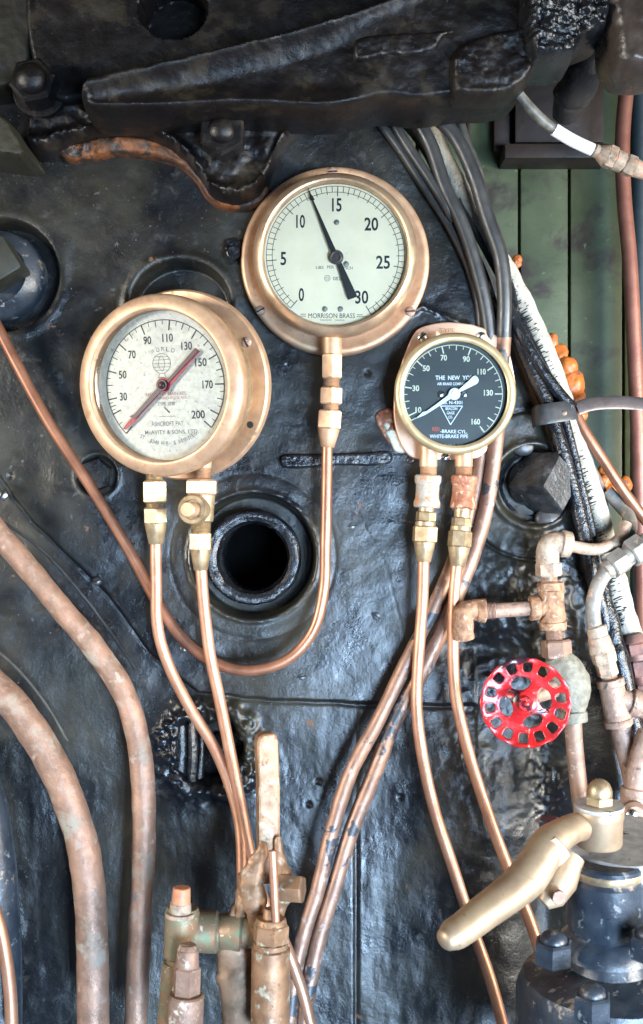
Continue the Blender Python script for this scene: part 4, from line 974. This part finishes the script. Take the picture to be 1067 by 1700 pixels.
# ================================================================== hand-wheel valve group
# grey pipe with elbow from the right edge
t = thing('elbow_pipe', 'pale tan pipe with an elbow above the red handwheel, running behind the grey fitting', 'pipe', P(940, 920, .06))
pipe([(1040, 868, .03), (1030, 892, .035), (1008, 908, .05), (985, 912, .055), (955, 908, .058), (932, 902, .06)], 10, 10, 18).build('tube', M_tan, t)
pipe([(1008, 815, -.02), (1028, 838, -.015), (1044, 858, .0), (1046, 880, .02), (1036, 895, .03), (1015, 907, .044)], 11, 10, 18).build('bent_tube', M_greypipe, t)
mb = pipe([(945, 903, .06), (926, 902, .06), (912, 906, .06), (909, 922, .06), (909, 942, .06)], 19, 8, 22)
px_stack(mb, (930, 902, .06), (960, 906, .06), (('c', 932, 948, 22.5, 21),))
mb.lump(.0007, .012).build('elbow', M_tan, t)
px_stack(MB(), (910, 935, .06), (912, 975, .06), (('h', 934, 957, 22), ('t', 956, 973, 14.5)), .3).build('nipple', M_tan, t)
# tee
t = thing('pipe_tee', 'crusty rusty iron tee joining the pipe above the red handwheel valve to a side elbow', 'tee', P(915, 1005, .06))
mb = px_stack(MB(), (913, 960, .06), (919, 1050, .06), (('c', 967, 981, 22), ('c', 979, 1036, 20, 20.5), ('c', 1032, 1046, 22.5)))
mb.lump(.0012, .012).build('tee_body', M_rust, t)
mb = px_stack(MB(), (915, 1008, .06), (870, 1010, .06), (('c', 910, 892, 17), ('c', 895, 879, 21)))
mb.lump(.0012, .012).build('side_socket', M_rust, t)
px_stack(MB(), (884, 1010, .06), (800, 1015, .06), (('c', 880, 818, 12.2), ('t', 822, 803, 14))).build('side_nipple', M_brownfit, t)
mb = px_stack(MB(), (805, 1014, .06), (780, 1014, .06), (('c', 806, 791, 20.5, 19),))
pipe([(796, 1014, .06), (782, 1013, .06), (770, 1020, .06), (768, 1040, .06), (770, 1058, .056)], 17.5, 8, 20, mb)
mb.lump(.0010, .012).build('side_elbow', M_rust, t)
px_stack(MB(), (919, 1044, .06), (921, 1066, .06), (('t', 1045, 1066, 14.5),)).build('lower_nipple', M_brownfit, t)
# valve
t = thing('globe_valve', 'pale crusty valve with a red spoked handwheel on its stem', 'valve', P(930, 1130, .06))
px_stack(MB(), (922, 1055, .06), (925, 1095, .06), (('h', 1062, 1092, 25),), .25).build('union_nut', M_pink, t)
mb = MB()
vp = [(*P(x, y, .06), R(r, .06)) for x, y, r in ((922, 1088, 20), (928, 1098, 25), (938, 1115, 31), (946, 1135, 33), (951, 1158, 29), (952, 1178, 21), (952, 1186, 20))]
cc = crom(vp, 8); mb.tube([Vector(p[:3]) for p in cc], [p[3] for p in cc], 28)
px_stack(mb, (951, 1175, .06), (952, 1205, .06), (('c', 1180, 1198, 24),))
px_stack(mb, (905, 1105, .064), (985, 1132, .064), (('c', 925, 962, 20),))
mb.lump(.0014, .012).build('valve_body', mat('pale_green_crust', (.20, .19, .145), (.13, .115, .085), 90, .05, .6, .75, bumps=((160, .8, .002), (500, .5, .0006)), spots=((80, .62, (.10, .09, .08), 0, .6, .05), (120, .66, (.42, .27, .18), 0, .7, .05))), t)
wc = P(872, 1166, .125); wn = Vector((-.16, -1, .05)).normalized()
mb = MB(); mb.tube([wc-wn*.006, wc-wn*.03, P(925, 1140, .062)], [R(10), R(11), R(16)], 16)
mb.build('stem', M_brownfit, t)
# handwheel from 2D outlines
WR = R(73.5, .125)
def wheel_mesh():
    N = 7; b = bmesh.new()
    cu = bpy.data.curves.new('w', 'CURVE'); cu.dimensions = '2D'; cu.fill_mode = 'BOTH'; cu.extrude = .0014; cu.bevel_depth = .0011; cu.bevel_resolution = 2; cu.offset = -.0008
    def spl(pts):
        s = cu.splines.new('POLY'); s.points.add(len(pts)-1); s.use_cyclic_u = True
        for q, p in zip(s.points, pts): q.co = (p[0], p[1], 0, 1)
    spl([(WR*(1+.012*math.cos(14*a+.2))*math.cos(a), WR*(1+.012*math.cos(14*a+.2))*math.sin(a)) for a in [2*math.pi*i/168 for i in range(168)]])
    for i in range(14):
        a = 2*math.pi*(i+.35)/14; w, h = WR*.112, WR*.122
        pts = []
        for j in range(20):
            q = 2*math.pi*j/20; cx = math.copysign(abs(math.cos(q))**.55, math.cos(q))*h; cy = math.copysign(abs(math.sin(q))**.55, math.sin(q))*w*(1.0+.12*math.cos(q))
            x, y = WR*.80+cx, cy; pts.append((x*math.cos(a)-y*math.sin(a), x*math.sin(a)+y*math.cos(a)))
        spl(pts)
    for i in range(4):
        a = math.radians((103, 193, 291, 12)[i]); w, h = WR*.235, WR*.150
        pts = []
        for j in range(28):
            q = 2*math.pi*j/28; x, y = WR*.44+math.cos(q)*h, math.sin(q)*w
            pts.append((x*math.cos(a)-y*math.sin(a), x*math.sin(a)+y*math.cos(a)))
        spl(pts)
    o = bpy.data.objects.new('w', cu); COL.objects.link(o); bpy.context.view_layer.update()
    me = bpy.data.meshes.new_from_object(o.evaluated_get(bpy.context.evaluated_depsgraph_get()))
    bpy.data.objects.remove(o); b.from_mesh(me); bpy.data.meshes.remove(me); bpy.data.curves.remove(cu)
    bmesh.ops.remove_doubles(b, verts=b.verts[:], dist=.00005)
    big = [e_ for e_ in b.edges if e_.calc_length() > .004]
    bmesh.ops.subdivide_edges(b, edges=big, cuts=3, use_grid_fill=False)
    bmesh.ops.triangulate(b, faces=[f for f in b.faces if len(f.verts) > 4])
    for v in b.verts:
        r = math.hypot(v.co.x, v.co.y)/WR
        v.co.z += .007*max(0, 1-(r/.5)**2) + .005*float(sstep(.6, 1.0, r)) + .0012*math.cos(14*(math.atan2(v.co.y, v.co.x)-.157))*max(0, r-.6)*1.5
    return b
fr = frame(wc, wn, (1, 0, 0))
mb = MB(); mb.add(wheel_mesh(), fr); mb.torus(WR*.955, .0024, fr @ Matrix.Translation((0, 0, .0045)), 84, 10)
wh = mb.build('handwheel', M_red, t, sharp=60)
MB().lathe([(R(22, .12), .002), (R(20, .12), .010), (R(14, .12), .012), (0, .012)], fr, 30).build('hub', M_red, wh)
MB().hexa(R(13.5, .12), .006, fr @ Matrix.Translation((0, 0, .0118)), .3).lathe([(R(5, .12), 0), (R(5, .12), .004), (R(3, .12), .005), (0, .005)], fr @ Matrix.Translation((0, 0, .017)), 16).build('hub_nut', M_red, wh)
t2 = solo('pink_pipe', 'dusty pink-brown pipe leading down from the handwheel valve to behind the brass handle', 'pipe', [(951, 1190, .06), (953, 1230, .06), (960, 1300, .062), (968, 1360, .066), (980, 1440, .07)], 14.5, M_pink)

# ================================================================== fittings at the right edge
t = thing('hose_fitting', 'grey hexagon hose fitting at the picture edge with a bent grey hose below it', 'fitting', P(1045, 915, .05))
px_stack(MB(), (1005, 948, .06), (1100, 884, .05), (('c', 1004, 1014, 15, 16), ('h', 1014, 1038, 22), ('c', 1036, 1046, 17), ('h', 1045, 1068, 25), ('c', 1066, 1100, 18)), .4).lump(.0006, .012).build('coupling', M_greypipe, t)
pipe([(1016, 942, .058), (1000, 958, .06), (988, 985, .062), (984, 1015, .062), (988, 1048, .062)], 12.5, 10, 18).build('hose', M_greypipe, t)
t = thing('branch_fitting', 'brown iron tee with unions and a branch leading off at the picture edge', 'fitting', P(1020, 1150, .06))
px_stack(MB(), (989, 1040, .062), (1012, 1130, .062), (('c', 1040, 1058, 17), ('c', 1056, 1084, 18, 21), ('h', 1082, 1102, 21), ('h', 1100, 1122, 18), ('t', 1120, 1134, 14)), .4).lump(.0008, .012).build('union', M_tan, t)
mb = px_stack(MB(), (1010, 1118, .062), (1030, 1215, .062), (('c', 1127, 1140, 23), ('c', 1138, 1196, 21, 22), ('c', 1194, 1206, 24)))
mb.lump(.0012, .012).build('tee_body', M_brownfit, t)
mb = px_stack(MB(), (1020, 1158, .062), (1100, 1182, .062), (('c', 1022, 1050, 18), ('c', 1046, 1062, 23), ('c', 1060, 1100, 21))); mb.lump(.001, .012).build('branch', M_brownfit, t)
pipe([(1028, 1200, .062), (1038, 1240, .062), (1050, 1290, .064), (1062, 1350, .066)], 17, 8, 18).build('lower_tube', M_brownfit, t)
t = thing('rusty_union', 'thick rusty pipe with a round flange end and a slotted screw above the silver disc', 'pipe', P(1060, 1300, .08))
mb = pipe([(1078, 1215, .08), (1066, 1250, .08), (1056, 1300, .08), (1052, 1330, .08)], 19, 8, 20)
px_stack(mb, (1056, 1300, .08), (1051, 1345, .08), (('c', 1308, 1322, 24), ('c', 1320, 1345, 23)))
mb.lump(.001, .012).build('pipe_end', M_brownfit, t)
MB().lathe([(0, 0), (R(22), 0), (R(22), .008), (R(16), .012), (0, .013)], fcam(P(1050, 1352, .095)), 28).build('flange_cap', M_pink, t)
MB().sphere(R(10), (0, 0, 0), (1, 1, .5), fcam(P(1049, 1354, .108))).build('slotted_screw', M_steel, t)
MB().box(fcam(P(1049, 1354, .112)) @ Matrix.Rotation(1.4, 4, 'Z'), R(19), R(3), .003).build('slot', M_slot, t)
solo('black_hose', 'glossy black taped hose running down behind the grey hose fitting', 'hose', [(985, 930, .0), (1000, 990, .012), (1018, 1060, .018), (1034, 1120, .02), (1046, 1180, .02), (1062, 1260, .02), (1080, 1340, .02)], 16, M_gloss, 10, 20, .0025)
t = thing('pipe_couplings', 'red-brown pipe couplings, one above the other, below the end of the white lagging', 'pipe', P(1060, 1100, .0))
px_stack(MB(), (1050, 1050, .0), (1080, 1200, .0), (('c', 1052, 1066, 15, 19), ('h', 1066, 1086, 21), ('c', 1085, 1096, 16), ('h', 1095, 1122, 20), ('c', 1120, 1135, 16), ('h', 1134, 1160, 19), ('c', 1158, 1215, 15)), .2).lump(.0006, .01).build('coupling', mat('brick_red_coupling', (.22, .095, .07), (.12, .07, .06), 60, .1, .5, .65, bumps=((200, .5, .001),)), t)

# ================================================================== driver's brake valve with brass handle (bottom corner)
VD = .26
vz = Vector((0, -.10, 1)).normalized()
o0 = P(1006, 1500, VD)
fr = frame(o0, vz, (1, 0, 0)); q = lambda r: R(r, VD)
t = thing('brake_valve', 'black lathe-turned brake valve body with a silver top disc in the bottom corner', 'valve', o0)
hh = lambda y: (1500-y)*S*(D-VD)/D
MB().lathe([(0, hh(1580)), (q(80), hh(1580)), (q(74), hh(1560)), (q(64), hh(1552)), (q(60), hh(1545)), (q(64), hh(1535)), (q(65), hh(1455)), (q(61), hh(1450)), (q(59), hh(1445)), (q(61), hh(1438)), (q(61), hh(1428)), (q(57), hh(1424)), (0, hh(1424))], fr, 64).build('body', M_blueblack, t)
MB().lathe([(q(60.3), hh(1448)), (q(61.3), hh(1446)), (q(61.6), hh(1436)), (q(60.3), hh(1434))], fr, 64).build('worn_band', M_brass2, t)
# silver cover, behind and under the handle
fd = frame(P(1034, 1392, VD-.035), (0, -.16, 1), (1, 0, 0))
mb = MB(); mb.lathe([(0, -.045), (R(104, .22), -.045), (R(106, .22), -.01), (R(106, .22), -.002), (R(103, .22), 0), (0, .001)], fd, 72); mb.cyl(R(26, .22), .012, frame(P(912, 1383, .225), (0, -.16, 1)), 30)
mb.lump(.0008, .02).build('top_disc', M_silver, t)
bt = MB(); bt.hexa(R(16, .22), .010, frame(P(910, 1374, .235), (0, -.16, 1)), .2); bt.sphere(R(12, .22), (0, 0, 0), (1, 1, .6), frame(P(910, 1368, .235), (0, -.16, 1))); bt.build('bolt', M_blueblack, t)
# lower flange with nuts
MB().lathe([(0, -.20), (q(150), -.20), (q(150), -.012), (q(140), .004), (q(100), .012), (q(70), .016), (q(60), .03)], frame(P(1010, 1626, VD), vz, (1, 0, 0)), 64).lump(.003, .04).build('flange', M_blueblack, t)
for x, y, d in ((918, 1600, .31), (1075, 1590, .31), (982, 1690, .36)):
    f2 = frame(P(x, y, d), vz); o = MB().hexa(R(33, d), .022, f2, .3).build('flange_nut', M_blueblack, t); MB().sphere(R(23, d), (0, 0, 0), (1, 1, .75), f2 @ Matrix.Translation((0, 0, .022))).build('stud_end', M_blueblack, o)
# handle
t = thing('brass_handle', 'worn brass lever handle with a domed cap nut on the black brake valve', 'handle', P(990, 1370, VD))
fh = frame(P(993, 1402, VD), vz, (1, 0, 0))
MB().lathe([(0, 0), (q(37), 0), (q(39), .002), (q(39.5), .025), (q(41), .028), (q(41), .034), (q(39), .036), (0, .036)], fh, 56).build('hub', M_handle, t)
MB().lathe([(0, .0355), (q(40), .0355), (q(41), .037), (q(40), .039), (0, .0395)], fh, 48).build('washer', M_silver, t)
MB().hexa(q(24), .010, fh @ Matrix.Translation((0, 0, .039)), .3).sphere(q(21), (0, 0, 0), (1, 1, 1.15), fh @ Matrix.Translation((0, 0, .050)), 28, 16).build('dome_nut', M_brass2, t)
hp = [(975, 1372, .262), (955, 1374, .275), (934, 1384, .29), (913, 1400, .302), (895, 1428, .312), (872, 1460, .322), (838, 1490, .335), (800, 1518, .350), (770, 1540, .362), (751, 1553, .370), (742, 1559, .374)]
hr = [26, 25, 27, 31, 32, 33, 31, 29, 27.5, 26, 20]
cc = crom([(*P(*p), R(r, p[2])) for p, r in zip(hp, hr)], 8)
pts = [Vector(p[:3]) for p in cc]; rd = [p[3] for p in cc]
T = (pts[-1]-pts[-2]).normalized(); 
for a in (.35, .7, 1.0, 1.25, 1.45):
    pts.append(Vector(cc[-1][:3])+T*float(rd[len(cc)-1])*.6*math.sin(a)); rd.append(cc[-1][3]*max(.04, math.cos(a)))
mb = MB(); mb.tube(pts, rd, 32, True, (.92, 1.0, (0, -.3, 1)))
mb.box(fcam(P(913, 1410, .302)) @ Matrix.Rotation(math.radians(38), 4, 'Z'), R(54, .3), R(52, .3), R(68, .3), R(21, .3))
h = mb.lump(.0010, .05).build('lever', M_handle, t)
mb = MB(); mb.tube([P(948, 1420, .275), P(930, 1462, .285), P(915, 1488, .292), P(903, 1500, .294)], [R(24, .28), R(29, .28), R(24, .28), R(12, .28)], 24, True, (.8, 1, (0, -1, 0)))
mb.lump(.001, .03).build('catch', M_handle, t)
MB().cyl(R(12, .3), .004, frame(P(926, 1488, .306), (.15, -1, -.1)), 24).build('catch_pin', M_pink, t)
MB().box(fcam(P(946, 1450, .27)), R(10, .27), R(44, .27), .010, .001).build('spring_plate', M_redrust, t)

# ================================================================== rusty lever valve (bottom centre)
LD = .16
t = thing('upright_lever', 'tall flat rusty bronze lever standing upright above a forked valve, bottom centre', 'lever', P(450, 1500, LD))
w = MB(); k_ = S*(D-LD)/D
pl = [(430, 1465), (428, 1400), (427, 1300), (424, 1232), (427, 1221), (434, 1216), (450, 1215), (457, 1219), (460, 1230), (461, 1300), (462, 1400), (463, 1465)]
c0 = P(445, 1340, LD)
w.poly([((x-445)*k_, (1340-y)*k_) for x, y in pl], Matrix.Translation(c0) @ Matrix.Rotation(math.radians(14), 4, 'Z') @ fcam(Vector((0, 0, 0))) @ Matrix.Translation((0, 0, -.008)), .016, .003)
w.lump(.0006, .02).build('lever_bar', M_lever, t)
def taper(mb, pts, n=8, seg=20, flat=None):
    cc = crom([(*P(x, y, d), R(r, d)) for x, y, d, r in pts], n); return mb.tube([Vector(p[:3]) for p in cc], [max(p[3], .0005) for p in cc], seg, True, flat)
mb = MB(); taper(mb, [(437, 1395, .17, 6), (430, 1425, .17, 13), (418, 1455, .17, 20), (420, 1490, .17, 22), (428, 1530, .168, 15), (434, 1580, .165, 13), (440, 1650, .165, 22)], flat=(.6, 1, (0, -1, 0)))
taper(mb, [(462, 1390, .17, 4), (464, 1430, .172, 11), (468, 1460, .172, 17), (466, 1492, .17, 17), (458, 1520, .17, 10), (452, 1545, .17, 8)], flat=(.8, 1, (0, -1, 0)))
taper(mb, [(398, 1450, .165, 5), (404, 1468, .165, 12), (404, 1500, .165, 12), (396, 1520, .16, 5)])
mb.lump(.0028, .012).build('fork', M_lever, t)
MB().hexa(R(21), .026, frame(P(462, 1474, .18), (1, -.25, 0)), .2).build('pivot_bolt', M_lever, t)
px_stack(MB(), (408, 1475, .165), (408, 1500, .165), (('h', 1462, 1502, 15),), .4).lump(.001, .01).build('rear_nut', M_lever, t)
px_stack(MB(), (452, 1410, .195), (458, 1530, .20), (('c', 1412, 1530, 7.5, 6.5),)).build('thin_rod', M_copper, t)
px_stack(MB(), (450, 1510, .19), (448, 1720, .19), (('c', 1508, 1530, 12, 14), ('c', 1524, 1534, 24, 26), ('h', 1532, 1566, 31), ('c', 1564, 1574, 29), ('c', 1572, 1720, 32)), .3).lump(.0008, .015).build('gland', M_lever, t)
mb = taper(MB(), [(400, 1490, .15, 8), (394, 1530, .15, 20), (392, 1560, .15, 32), (396, 1600, .15, 38), (404, 1650, .15, 40), (410, 1720, .15, 40)], flat=(.7, 1, (0, -1, 0)))
mb.lump(.003, .02).build('lower_body', mat('dark_bronze_body', (.30, .18, .11), (.16, .10, .06), 50, .4, .45, .6, bumps=((120, .4, .0012),)), t)
t = thing('water_cock', 'greenish bronze cock body with two rust-capped studs beside the upright lever', 'cock', P(300, 1560, .15))
px_stack(MB(), (270, 1545, .15), (420, 1548, .15), (('c', 288, 362, 33, 34), ('c', 360, 366, 28), ('c', 364, 402, 30, 34), ('c', 400, 436, 30))).lump(.0008, .02).build('barrel', M_cockgreen, t)
px_stack(MB(), (304, 1490, .165), (286, 1720, .165), (('c', 1506, 1516, 26, 29), ('c', 1514, 1590, 29, 25), ('c', 1588, 1600, 20), ('c', 1598, 1720, 27))).lump(.0008, .02).build('neck', M_cockgreen, t)
px_stack(MB(), (302, 1465, .175), (299, 1520, .175), (('c', 1473, 1500, 14.5, 16), ), .2).build('rust_cap', mat('orange_rust_cap', (.48, .20, .10), (.36, .14, .07), 60, .1, .5, .65, bumps=((160, .4, .001),)), t)
px_stack(MB(), (300, 1490, .175), (298, 1530, .175), (('c', 1498, 1516, 17.5, 18.5), ('c', 1515, 1522, 24))).build('stud_collar', M_tan, t)
px_stack(MB(), (312, 1560, .20), (306, 1720, .20), (('c', 1568, 1576, 14, 17), ('c', 1575, 1605, 18, 20), ('h', 1603, 1650, 24), ('c', 1650, 1720, 30)), .2).lump(.0006, .012).build('lower_stud', M_pink, t)
